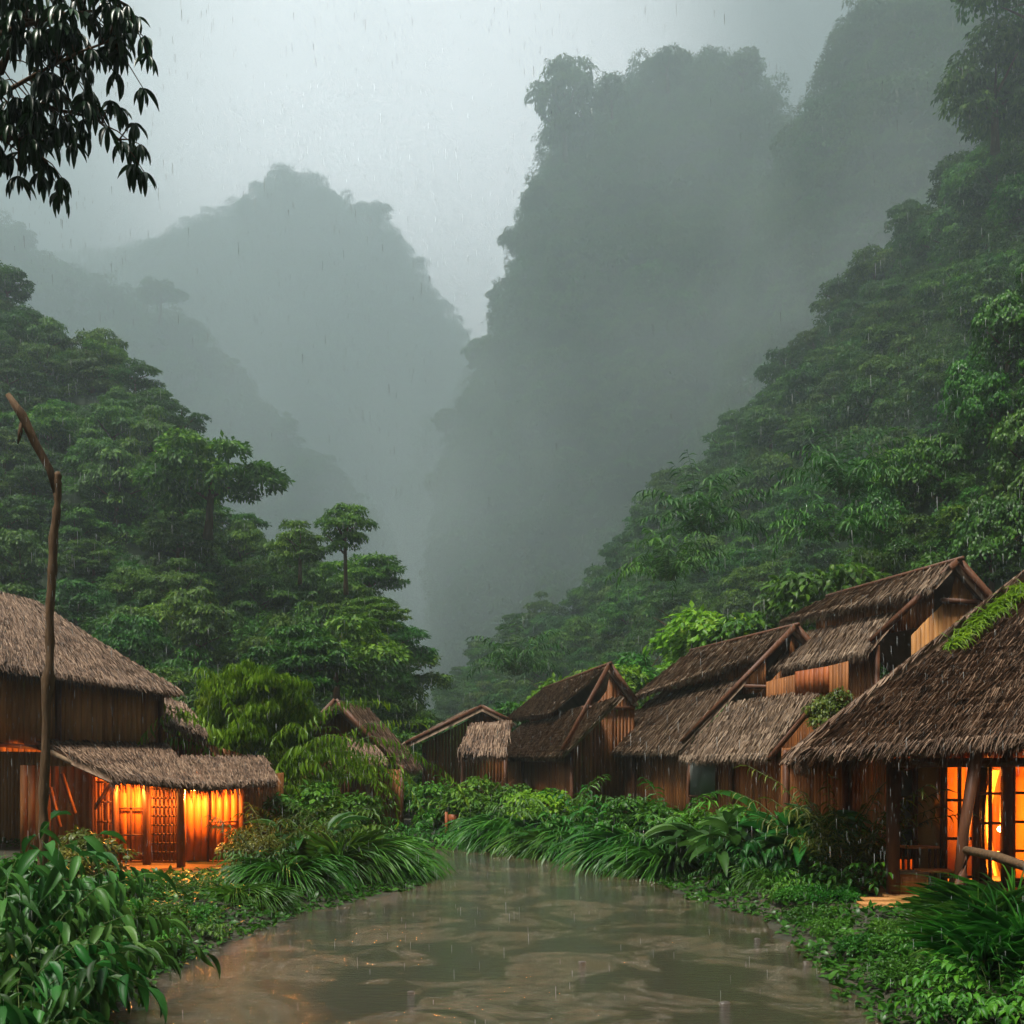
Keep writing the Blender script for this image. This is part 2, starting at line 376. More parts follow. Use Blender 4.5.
def gn_scatter(name, pts, scl, label, cat, coll=protos, kinds=5, seed=0, tilt=0.0):
    r = np.random.default_rng(seed); n = len(pts)
    me = bpy.data.meshes.new(name); me.vertices.add(n); me.vertices.foreach_set('co', np.asarray(pts, np.float32).ravel())
    for nm, ty, arr in (('scl', 'FLOAT', np.asarray(scl, np.float32)), ('rz', 'FLOAT', r.uniform(0, 6.28, n).astype(np.float32)), ('idx', 'INT', r.integers(0, kinds, n).astype(np.int32)), ('sq', 'FLOAT', r.uniform(.75, 1.35, n).astype(np.float32))):
        a = me.attributes.new(nm, ty, 'POINT'); a.data.foreach_set('value', arr)
    me.update(); o = obj(name, me); tag(o, label, cat, kind='stuff')
    g = bpy.data.node_groups.new(name, 'GeometryNodeTree')
    g.interface.new_socket('Geometry', in_out='INPUT', socket_type='NodeSocketGeometry'); g.interface.new_socket('Geometry', in_out='OUTPUT', socket_type='NodeSocketGeometry')
    N, L = g.nodes, g.links
    gi = N.new('NodeGroupInput'); go = N.new('NodeGroupOutput'); ip = N.new('GeometryNodeInstanceOnPoints')
    ci = N.new('GeometryNodeCollectionInfo'); ci.inputs['Collection'].default_value = coll; ci.inputs['Separate Children'].default_value = True; ci.inputs['Reset Children'].default_value = True
    def na(nm, ty):
        x = N.new('GeometryNodeInputNamedAttribute'); x.data_type = ty; x.inputs['Name'].default_value = nm; return x.outputs['Attribute']
    cr = N.new('ShaderNodeCombineXYZ'); L.new(na('rz', 'FLOAT'), cr.inputs[2])
    sx = na('scl', 'FLOAT'); mu = N.new('ShaderNodeMath'); mu.operation = 'MULTIPLY'; L.new(sx, mu.inputs[0]); L.new(na('sq', 'FLOAT'), mu.inputs[1])
    cs = N.new('ShaderNodeCombineXYZ'); L.new(sx, cs.inputs[0]); L.new(sx, cs.inputs[1]); L.new(mu.outputs[0], cs.inputs[2])
    L.new(gi.outputs[0], ip.inputs['Points']); L.new(ci.outputs[0], ip.inputs['Instance']); ip.inputs['Pick Instance'].default_value = True
    L.new(na('idx', 'INT'), ip.inputs['Instance Index']); L.new(cr.outputs[0], ip.inputs['Rotation']); L.new(cs.outputs[0], ip.inputs['Scale'])
    L.new(ip.outputs[0], go.inputs[0])
    md = o.modifiers.new('scatter', 'NODES'); md.node_group = g
    return o

def in_view(p, m=60):
    x, y = topx(p); return -m < x < 1024 + m and y > -m

def forest(name, hill, n, sep, s0, s1, label, seed, **k):
    pts = [p for p in hill.sample(n, sep, seed, **k) if in_view(p, 120)]
    r = np.random.default_rng(seed); s = r.uniform(s0, s1, len(pts)) * np.where(r.random(len(pts)) > .88, 1.35, 1)
    pts = [p + np.array([0, 0, ss * .55]) for p, ss in zip(pts, s)]
    return gn_scatter(name, pts, s, label, 'forest', seed=seed)
forest('distant_forest', far_left, 3500, 17, 12, 22, 'pale misty forest over the rounded mountain at the head of the valley', 1)
forest('distant_forest', far_mid, 1400, 14, 9, 18, 'faint forest on the pale ridge behind the right peak', 2)
forest('ridge_forest', mid_left, 3600, 11, 7, 15, 'misty forest along the long ridge above the left slope', 3)
forest('peak_forest', big_right, 5500, 9, 5.5, 12.5, 'hazy forest covering the tall steep peak right of the valley', 4)
forest('ridge_forest', second_right, 4200, 8, 5, 11, 'dim forest on the ridge between the right peak and the near right slope', 5)
# ------------------------------------------------------------------ ground, banks and flooded path
LE = [(2, -5.2), (6, -4.9), (10, -4.3), (13.3, -4.35), (17.3, -3.7), (20, -2.6), (21.6, -1.9), (23, -2.6), (26.5, -3.2), (29.5, -4.6), (31.5, -9), (33, -16)]
RE = [(2, 4.3), (6, 4.1), (10.6, 3.7), (12.7, 3.9), (16.8, 4.3), (19.3, 3.6), (23.6, 3.0), (26.8, 2.3), (29.5, .6), (32.0, -3), (35, -8), (36.5, -16)]
def edge_poly():
    return [(x, y) for y, x in LE] + [(x, y) for y, x in reversed(RE)]
EP = np.array(edge_poly())
def path_dist(X, Y):
    """signed distance to the path's outline, negative inside"""
    A = EP; B = np.roll(EP, -1, 0); P_ = np.stack([X, Y], -1)[..., None, :]
    d = B - A; t = np.clip(((P_ - A) * d).sum(-1) / (d * d).sum(-1), 0, 1); dist = np.linalg.norm(P_ - (A + t[..., None] * d), axis=-1).min(-1)
    x, y = X[..., None], Y[..., None]
    cond = ((A[:, 1] > y) != (B[:, 1] > y)) & (x < (B[:, 0] - A[:, 0]) * (y - A[:, 1]) / (B[:, 1] - A[:, 1] + 1e-12) + A[:, 0])
    return np.where(cond.sum(-1) % 2 == 1, -dist, dist)
def smooth(a, b, x):
    t = np.clip((x - a) / (b - a), 0, 1); return t * t * (3 - 2 * t)
def vnoise(X, Y, f, s=0.0):
    return np.array([mnoise.noise(Vector((x * f + s, y * f - s, s * .37))) for x, y in zip(np.ravel(X), np.ravel(Y))]).reshape(np.shape(X))
def ground_z(X, Y):
    X = np.asarray(X, float); Y = np.asarray(Y, float)
    d = path_dist(X, Y) + .35 * vnoise(X, Y, 1.1, 3) + .15 * vnoise(X, Y, 3.5, 5)
    z = -.16 + .16 * smooth(-.9, 0.05, d) + .30 * smooth(0, 1.6, d) + .10 * vnoise(X, Y, .6, 9) * smooth(.2, 2, d)
    z = z + np.where(X < 0, .25, .0) * smooth(1.0, 3.5, d) * smooth(14, 8, Y)
    return z
gx = np.concatenate([np.linspace(-60, -14, 36)[:-1], np.linspace(-14, 14, 190), np.linspace(14, 60, 36)[1:]])
gy = np.concatenate([np.linspace(-12, 3, 10)[:-1], np.linspace(3, 38, 210), np.linspace(38, 130, 50)[1:]])
GX, GY = np.meshgrid(gx, gy, indexing='ij'); GZ = ground_z(GX, GY)
ix = np.arange(GX.size).reshape(GX.shape)
q = np.stack([ix[:-1, :-1], ix[1:, :-1], ix[1:, 1:], ix[:-1, 1:]], -1).reshape(-1, 4)
V = np.stack([GX, GY, GZ], -1).reshape(-1, 3)
# skirt out to the horizon
x0, x1, y0, y1 = -60, 60, -12, 130; O = 1400; n0 = len(V)
V = np.concatenate([V, [(-O, -O / 10, -.6), (O, -O / 10, -.6), (O, 2 * O, -.6), (-O, 2 * O, -.6), (x0, y0, -.1), (x1, y0, -.1), (x1, y1, -.1), (x0, y1, -.1)]])
sk = np.array([(0, 1, 5, 4), (1, 2, 6, 5), (2, 3, 7, 6), (3, 0, 4, 7)]) + n0
tag(obj('ground', np_mesh('ground', V, [q, sk], [M['soil']], True)), kind='structure')

def path_mat():
    m, t, N, L, P = new_mat('flooded_earth')
    g = N.new('ShaderNodeNewGeometry'); mp = N.new('ShaderNodeMapping'); mp.inputs['Scale'].default_value = (.55, .50, 1); L.new(g.outputs['Position'], mp.inputs['Vector'])
    a = N.new('ShaderNodeTexNoise'); a.inputs['Scale'].default_value = 1.25; a.inputs['Detail'].default_value = 9; a.inputs['Roughness'].default_value = .62; a.inputs['Distortion'].default_value = .8
    L.new(mp.outputs[0], a.inputs['Vector'])
    pud = ramp(N, [(.45, (0, 0, 0)), (.58, (1, 1, 1))]); L.new(a.outputs['Fac'], pud.inputs[0])      # 1 = silty film, 0 = deeper puddle
    b = N.new('ShaderNodeTexNoise'); b.inputs['Scale'].default_value = 6; b.inputs['Detail'].default_value = 8; L.new(mp.outputs[0], b.inputs['Vector'])
    mud = ramp(N, [(.3, (.040, .024, .009)), (.7, (.115, .070, .030))]); L.new(b.outputs['Fac'], mud.inputs[0])
    mx = N.new('ShaderNodeMix'); mx.data_type = 'RGBA'; mx.inputs[6].default_value = (.024, .013, .003, 1); L.new(pud.outputs[0], mx.inputs[0]); L.new(mud.outputs[0], mx.inputs[7]); L.new(mx.outputs[2], P.inputs['Base Color'])
    mr = N.new('ShaderNodeMapRange'); mr.inputs['To Min'].default_value = .03; mr.inputs['To Max'].default_value = .09; L.new(pud.outputs[0], mr.inputs['Value']); L.new(mr.outputs[0], P.inputs['Roughness'])
    P.inputs['IOR'].default_value = 1.45; P.inputs['Coat Weight'].default_value = .6; P.inputs['Coat Roughness'].default_value = .04; P.inputs['Coat IOR'].default_value = 1.5
    # ripples stretched across the flow + fine rain pocks
    m2 = N.new('ShaderNodeMapping'); m2.inputs['Scale'].default_value = (1.0, 3.2, 1); L.new(g.outputs['Position'], m2.inputs['Vector'])
    c = N.new('ShaderNodeTexNoise'); c.inputs['Scale'].default_value = 3.6; c.inputs['Detail'].default_value = 8; c.inputs['Roughness'].default_value = .68; L.new(m2.outputs[0], c.inputs['Vector'])
    d = N.new('ShaderNodeTexVoronoi'); d.inputs['Scale'].default_value = 6; L.new(g.outputs['Position'], d.inputs['Vector'])
    dr = ramp(N, [(0, (1, 1, 1)), (.12, (0, 0, 0)), (.2, (.5, .5, .5)), (.3, (0, 0, 0))]); L.new(d.outputs['Distance'], dr.inputs[0])
    b1 = N.new('ShaderNodeBump'); b1.inputs['Distance'].default_value = .11; bs_ = N.new('ShaderNodeMapRange'); bs_.inputs['To Min'].default_value = .42; bs_.inputs['To Max'].default_value = 1.0; L.new(pud.outputs[0], bs_.inputs['Value']); L.new(bs_.outputs[0], b1.inputs['Strength']); L.new(c.outputs['Fac'], b1.inputs['Height'])
    b2 = N.new('ShaderNodeBump'); b2.inputs['Distance'].default_value = .004; b2.inputs['Strength'].default_value = .5; L.new(dr.outputs[0], b2.inputs['Height']); L.new(b1.outputs[0], b2.inputs['Normal'])
    L.new(b2.outputs[0], P.inputs['Normal']); L.new(b2.outputs[0], P.inputs['Coat Normal'])
    return m
M['path'] = path_mat()
ctr = []
for k in range(len(LE)):
    ctr.append(((LE[k][1] - .0, LE[k][0]), (RE[k][1], RE[k][0])))
mb = MB(); n = 24
rows = catmull(None, [(*a_, *b_) for a_, b_ in ctr], 60)
for a_ in rows:
    A_, B_ = np.array(a_[:2]), np.array(a_[2:]); d = unit(B_ - A_); A_ = A_ - d * 1.2; B_ = B_ + d * 1.2
    mb.V.append(np.array([(*(A_ + (B_ - A_) * t), 0.0) for t in np.linspace(0, 1, n)])); mb.n += n
for i in range(len(rows) - 1):
    for j in range(n - 1): mb.Q.append([i * n + j, i * n + j + 1, (i + 1) * n + j + 1, (i + 1) * n + j])
tag(mb.build('path', M['path'], smooth=True), kind='structure')
# ------------------------------------------------------------------ houses
def thatch_mat(name, c0, c1, c2):
    m, t, N, L, P = new_mat(name)
    g = N.new('ShaderNodeNewGeometry'); nz = N.new('ShaderNodeTexNoise'); nz.inputs['Scale'].default_value = 1.1; nz.inputs['Detail'].default_value = 5
    L.new(g.outputs['Position'], nz.inputs['Vector'])
    a = N.new('ShaderNodeMath'); a.operation = 'MULTIPLY_ADD'; a.inputs[1].default_value = .75; L.new(g.outputs['Random Per Island'], a.inputs[0])
    b = N.new('ShaderNodeMath'); b.operation = 'MULTIPLY_ADD'; b.inputs[1].default_value = .9; b.inputs[2].default_value = -.32; L.new(nz.outputs['Fac'], b.inputs[0]); L.new(b.outputs[0], a.inputs[2])
    r = ramp(N, [(0, c0), (.5, c1), (1, c2)]); L.new(a.outputs[0], r.inputs[0]); L.new(r.outputs[0], P.inputs['Base Color']); P.inputs['Roughness'].default_value = .6; P.inputs['Specular IOR Level'].default_value = .2
    return m
M['thatch'] = thatch_mat('thatch', (.040, .024, .017), (.17, .105, .068), (.33, .225, .15))
M['thatch_grey'] = thatch_mat('weathered_thatch', (.045, .029, .020), (.20, .135, .088), (.36, .265, .18))
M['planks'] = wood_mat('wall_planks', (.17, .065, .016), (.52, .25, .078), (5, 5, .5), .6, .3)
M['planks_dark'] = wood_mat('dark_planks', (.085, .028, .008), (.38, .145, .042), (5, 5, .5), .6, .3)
M['planks_red'] = wood_mat('red_planks', (.14, .035, .012), (.42, .12, .035), (5, 5, .5), .5, .3)  # own red of the marker post; painted warm light on the eave panel
M['timber'] = wood_mat('timber', (.045, .018, .010), (.17, .070, .034), (4, 4, .8), .5, .4)
M['timber_pale'] = wood_mat('weathered_timber', (.10, .07, .045), (.30, .21, .13), (4, 4, .8), .6, .4)
M['mat_weave'] = wood_mat('woven_bamboo', (.32, .18, .065), (.58, .36, .15), (30, 30, 30), .6, .5)  # albedo raised to stand in for lamplight on the hut's front panel

def thatch(name, A, B, C, D, parent, mat='thatch', thick=.16, density=150, length=.6, width=.035, sag=0.0, over=.35, seed=0, skirt=True, lift=.07, clump=0.0):
    """thatched roof plane: A,B ridge ends, C,D eave ends (B above C, A above D)"""
    A, B, C, D = [np.array(p, float) for p in (A, B, C, D)]
    nrm = unit(np.cross(C - A, B - D)); nrm = nrm if nrm[2] > 0 else -nrm
    def S(u, v):
        u = np.asarray(u)[:, None]; v = np.asarray(v)[:, None]
        return (A * (1 - u) + B * u) * (1 - v) + (D * (1 - u) + C * u) * v - nrm * (sag * np.sin(np.pi * v))
    mb = MB(); nu, nv = 12, 8
    uu, vv = np.meshgrid(np.linspace(0, 1, nu), np.linspace(0, 1, nv), indexing='ij')
    top = S(uu.ravel(), vv.ravel()); bot = top - nrm * thick
    idx = np.arange(nu * nv).reshape(nu, nv); qq = np.stack([idx[:-1, :-1], idx[1:, :-1], idx[1:, 1:], idx[:-1, 1:]], -1).reshape(-1, 4)
    nt_ = nu * nv
    Vs = np.concatenate([top, bot]); rim = list(idx[:, 0]) + list(idx[-1, 1:]) + list(idx[::-1, -1][1:]) + list(idx[0, ::-1][1:-1])
    rq = [(rim[k], rim[(k + 1) % len(rim)], rim[(k + 1) % len(rim)] + nt_, rim[k] + nt_) for k in range(len(rim))]
    mb.addnp(Vs, np.concatenate([qq, qq[:, ::-1] + nt_, rq]))
    area = (np.linalg.norm(np.cross(B - A, D - A)) + np.linalg.norm(np.cross(B - C, D - C))) / 2
    r = np.random.default_rng(seed + 100); n = int(area * density)
    u = r.random(n); v = r.random(n) ** .92
    slope_len = np.linalg.norm((D + C) / 2 - (A + B) / 2)
    v = np.round(v * slope_len / .28 + r.normal(scale=.22, size=n)) * .28 / slope_len; v = np.clip(v, 0, 1)      # courses
    p = S(u, v) + nrm * (.01 + .05 * r.random(n))[:, None]
    down = (D * (1 - u[:, None]) + C * u[:, None]) - (A * (1 - u[:, None]) + B * u[:, None]); down = unit(down)
    side = np.cross(nrm, down)
    ang = r.normal(scale=.05, size=n) + clump * np.sin(u * 60 + v * 9)
    ax = unit(down + side * ang[:, None] + nrm * (lift * r.uniform(.2, 1.6, n))[:, None])
    ln = length * r.uniform(.6, 1.25, n)
    # hold back strands near the eave so only a ragged fringe sticks out
    dist_e = (1 - v) * slope_len; ln = np.minimum(ln, dist_e + over * (.35 + .65 * r.random(n)))
    T = strip(2, .35, lambda t: .5 * (1 - .75 * t), .1)
    Vq, Fq = scatter(*T, p, ax, np.broadcast_to(nrm, (n, 3)) + side * r.normal(scale=.5, size=n)[:, None], ln, width * r.uniform(.6, 1.5, n))
    mb.addnp(Vq, Fq)
    if skirt:                                               # drooping fringe at the eave
        k = int(np.linalg.norm(C - D) * 130); u = r.random(k); p = S(u, np.full(k, .97)) - nrm * (thick * r.random(k))[:, None]
        dn = unit((D + C) / 2 - (A + B) / 2)
        ax = unit(dn + np.array([0, 0, -.9]) + r.normal(scale=.14, size=(k, 3)))
        Vq, Fq = scatter(*T, p, ax, np.broadcast_to(nrm, (k, 3)) + r.normal(scale=.4, size=(k, 3)), over * r.uniform(.5, 1.25, k), width * r.uniform(.5, 1.2, k))
        mb.addnp(Vq, Fq)
    return obj(name, mb.mesh(name, M[mat]), parent)

def plank_wall(name, A, B, z0, zt0, zt1, mat, parent, w_=.13, th=.03, top=None, horizontal=False):
    """boarded wall from A to B (x, y) between z0 and a top height that may slope"""
    A, B = Vector((*A, 0)), Vector((*B, 0)); d = (B - A); Ln = d.length; d.normalize(); nr = Vector((d.y, -d.x, 0)); mb = MB()
    if horizontal:
        k = max(1, int((max(zt0, zt1) - z0) / w_))
        for i in range(k):
            za = z0 + (zt0 - z0) * i / k; zb = z0 + (zt0 - z0) * (i + 1) / k; o = random.uniform(0, .012)
            p, q_ = A + nr * o, B + nr * o
            vs = [(*p.xy, za), (*q_.xy, za), (*q_.xy, zb - .006), (*p.xy, zb - .006)]; vs += [(x - nr.x * th, y - nr.y * th, z) for x, y, z in vs]
            mb.add(vs, [(0, 1, 2, 3), (7, 6, 5, 4), (0, 4, 5, 1), (1, 5, 6, 2), (2, 6, 7, 3), (3, 7, 4, 0)])
        return mb.build(name, M[mat], parent)
    k = max(2, int(Ln / w_)); 
    for i in range(k):
        t0, t1 = i / k, (i + 1) / k; o = random.uniform(0, .022); g_ = .006
        tp = top or (lambda t: zt0 + (zt1 - zt0) * t)
        p = A + d * (Ln * t0 + g_) + nr * o; q_ = A + d * (Ln * t1 - g_) + nr * o
        vs = [(*p.xy, z0), (*q_.xy, z0), (*q_.xy, tp(t1)), (*p.xy, tp(t0))]; vs += [(x - nr.x * th, y - nr.y * th, z) for x, y, z in vs]
        mb.add(vs, [(0, 1, 2, 3), (7, 6, 5, 4), (0, 4, 5, 1), (1, 5, 6, 2), (2, 6, 7, 3), (3, 7, 4, 0)])
    return mb.build(name, M[mat], parent)

def on_plane(px, py, P0, n):
    """where the sight line through a photo pixel meets a real plane"""
    o = np.array([0, 0, CH]); d = np.array([(px - CX) / F, 1, (HY - py) / F]); n = np.array(n, float)
    return o + d * (np.dot(np.array(P0) - o, n) / np.dot(d, n))

def bars(name, pairs, w_, mat, parent, h_=None):
    mb = MB()
    for p, q_ in pairs: mb.beam(p, q_, w_, h_)
    return mb.build(name, M[mat], parent)

def slope_plane(peak, a, run, drop):
    """plane of a roof slope: holds the ridge direction a and falls by drop over run towards the path"""
    a = np.array(a, float) / np.hypot(*a); v = np.array([-a[1], a[0]])
    if v[0] > 0: v = -v
    d1 = np.array([a[0], a[1], 0]); d2 = np.array([v[0] * run, v[1] * run, -drop]); n = np.cross(d1, d2); n = unit(n)
    return np.array(peak), (n if n[2] > 0 else -n), np.array([a[0], a[1]]), v

def low(p, dz): return np.array(p) - np.array([0, 0, dz])

def gable_house(label, peak_px, Y, vpx, run, drop, ridge_far, up_far, up_near, lo, wall_z0, mats, group, depth, seed, lit=False, right_run=2.2, step=.42):
    """house whose ridge runs away from the viewer; its path-side slope comes in two tiers"""
    P0 = at(*peak_px, Y); a = ((vpx - CX) / F, 1.0)
    P0, n, a2, v = slope_plane(P0, a, run, drop)
    h = empty('thatched_house', (P0[0], P0[1], 0.2)); tag(h, label, 'house', group); h_inv = np.array([P0[0], P0[1], .2])
    L_ = lambda p: np.array(p) - h_inv                       # world to the house's own space
    A = P0; B = on_plane(*ridge_far, P0, n)
    B = A + np.array([a2[0], a2[1], 0]) * np.dot((B - A)[:2], a2)
    C = on_plane(*up_far, P0, n); D = on_plane(*up_near, P0, n)
    roof = thatch('roof', L_(B), L_(A), L_(D), L_(C), h, mats[0], seed=seed, over=.24, clump=.03, density=210, width=.030, length=.5, thick=.10, lift=.04)
    lp = low(P0, step)
    tA, tB, eB, eA = [on_plane(*q_, lp, n) for q_ in lo]      # top near, top far, eave far, eave near
    dv = lambda p: float(np.dot((np.array(p) - A)[:2], v)); da = lambda p: float(np.dot((np.array(p) - A)[:2], a2)); zs_ = drop / run
    sw = min(dv(D), dv(C)) - .12; on = lambda s, r_, dz: A + np.array([*(v * s + a2 * r_), 0]) - np.array([0, 0, s * zs_ + dz])
    if sw < dv(tA): tA = on(sw - .05, da(tA), step)
    if sw < dv(tB): tB = on(sw - .05, da(tB), step)
    thatch('lower_roof', L_(tB), L_(tA), L_(eA), L_(eB), h, mats[0], seed=seed + 1, over=.24, clump=.03, density=210, width=.030, length=.5, thick=.10, lift=.04)
    # far-side slope of the roof
    v3 = np.array([v[0], v[1], 0]); rr = -v3 * right_run - np.array([0, 0, right_run * drop / run])
    thatch('back_roof', L_(A), L_(B), L_(B + rr), L_(A + rr), h, mats[0], seed=seed + 2, density=50, width=.06, skirt=False)
    # boards along the near gable
    dn = unit(eA - (A - np.array([0, 0, step]))); off = np.array([0, 0, .03]) - np.array([a2[0], a2[1], 0]) * .10
    bars('barge_board', [(L_(A + off), L_(np.array(eA) + off + [0, 0, step * .25])), (L_(A + off), L_(A + rr + off))], .07, 'timber', h, .16)
    # ridge pole
    mb = MB(); mb.tube([tuple(L_(A - np.array([a2[0], a2[1], 0]) * .25 + [0, 0, .05])), tuple(L_(B + [0, 0, .05]))], .06, 8); mb.build('ridge_pole', M['timber'], h)
    # walls: path side under the lower roof, strip between the tiers, near gable
    inset = .45
    wl = lambda p, s: np.array(p)[:2] - v * s
    zE = float(eA[2]); w0 = wl(eA, inset) + a2 * .15; w1 = wl(eB, inset)
    plank_wall('wall', tuple(w1 - h_inv[:2]), tuple(w0 - h_inv[:2]), wall_z0 - .2, zE + inset * drop / run - .2 - .2, zE + inset * drop / run - .4, mats[1], h)
    q1_, q0_ = on(sw, da(B) * .98, 0), on(sw, max(.25, da(D) + .1), 0); s0, s1 = q0_[:2], q1_[:2]
    plank_wall('upper_wall', tuple(s1 - h_inv[:2]), tuple(s0 - h_inv[:2]), float(q0_[2]) - step - .2 - .5, float(q0_[2]) - .28 - .2, float(q0_[2]) - .28 - .2, mats[1], h)
    # gable wall
    dp = np.dot((np.array(eA)[:2] - A[:2]), v) - inset; g0 = A[:2] + v * dp + a2 * .15
    g1 = A[:2] - v * right_run + a2 * .15; Lg = np.linalg.norm(g1 - g0); zs = drop / run
    def top(t):
        s = dp - t * Lg; return A[2] - .2 - abs(s) * zs - (.2 if s < 0 else step + .15)
    plank_wall('gable_wall', tuple(g0 - h_inv[:2]), tuple(g1 - h_inv[:2]), wall_z0 - .2, 0, 0, mats[2], h, top=top)
    # cross beams on the gable, corner posts
    zb = A[2] - .2 - dp * .62 * zs; k0 = g0 + (g1 - g0) * .2 - a2 * .06; k1 = g1 - a2 * .06
    bars('beam', [((*(k0 - h_inv[:2]), zb - .3), (*(k1 - h_inv[:2]), zb - .3))], .09, 'timber', h, .12)
    for pt in (w0, w1, (w0 + w1) / 2):
        pp = pt + v * .08; bars('post', [((*(pp - h_inv[:2]), -.35), (*(pp - h_inv[:2]), zE + .15 - .2))], .12, 'timber', h)
    return h, dict(A=A, B=B, a=a2, v=v, w0=w0, w1=w1, s0=s0, s1=s1, tA=tA, tB=tB, eA=eA, eB=eB, inv=h_inv, g0=g0, g1=g1, zE=zE)

RG = 'thatched houses in the row on the right of the path'
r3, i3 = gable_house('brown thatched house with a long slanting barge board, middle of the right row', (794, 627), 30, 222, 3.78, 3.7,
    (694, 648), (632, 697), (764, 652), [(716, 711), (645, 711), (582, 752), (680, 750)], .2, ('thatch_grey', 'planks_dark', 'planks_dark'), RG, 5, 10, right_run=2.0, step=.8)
r4, i4 = gable_house('tallest thatched house of the right row with boards tinted as warm light under its eave', (956, 562), 25.2, 225, 2.53, 2.26,
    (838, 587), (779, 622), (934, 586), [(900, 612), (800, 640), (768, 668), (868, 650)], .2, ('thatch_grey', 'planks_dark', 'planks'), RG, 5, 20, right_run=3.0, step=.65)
r2, i2 = gable_house('low thatched house second from the far end of the right row', (609, 665), 36, 340, 2.4, 3.2,
    (542, 691), (507, 718), (549, 713), [(622, 696), (520, 728), (484, 757), (562, 756)], .2, ('thatch_grey', 'planks_dark', 'planks_dark'), RG, 5, 30, right_run=1.0, step=.7)
def far_house():
    h = tag(empty('thatched_house', at(482, 765, 42)), 'small farthest house of the right row with a low-pitched thatched roof', 'house', RG); h.location.z = .2
    inv = np.array(h.location); L_ = lambda p: np.array(p, float) - inv
    pk, pf = at(482, 707, 41), at(462, 713, 47)
    eN, eF = at(406, 744, 40.2), at(402, 745, 45)
    rN, rF = at(512, 722, 41), at(490, 724, 47)
    thatch('roof', L_(pf), L_(pk), L_(eN), L_(eF), h, 'thatch_grey', density=110, width=.06, seed=40)
    thatch('back_roof', L_(pk), L_(pf), L_(rF), L_(rN), h, 'thatch_grey', density=60, width=.06, seed=41, skirt=False)
    thatch('lower_roof', L_(at(470, 724, 40.6)), L_(at(512, 720, 40.0)), L_(at(506, 752, 38.4)), L_(at(458, 752, 38.6)), h, 'thatch', density=110, width=.06, seed=42)
    of = np.array([0, -.14, .02]); bars('barge_board', [(L_(pk) + of, L_(eN) + of), (L_(pk) + of, L_(rN) + of)], .08, 'timber', h, .16)
    A = np.array(at(422, 700, 41.5))[:2]; B = np.array(at(508, 700, 41.5))[:2]
    def top(t):
        x = (A + (B - A) * t)[0]; s1 = (pk[2] - eN[2]) / (pk[0] - eN[0]); s2 = (pk[2] - rN[2]) / (rN[0] - pk[0]); return pk[2] - .42 - (s1 * (pk[0] - x) if x < pk[0] else s2 * (x - pk[0]))
    plank_wall('wall', tuple(A - inv[:2]), tuple(B - inv[:2]), 0, 0, 0, 'planks_dark', h, top=top)
    for px in (424, 462, 505):
        p = np.array(at(px, 700, 41.2))[:2] - inv[:2]; bars('post', [((*p, -.3), (*p, 2.9))], .12, 'timber', h)
far_house()

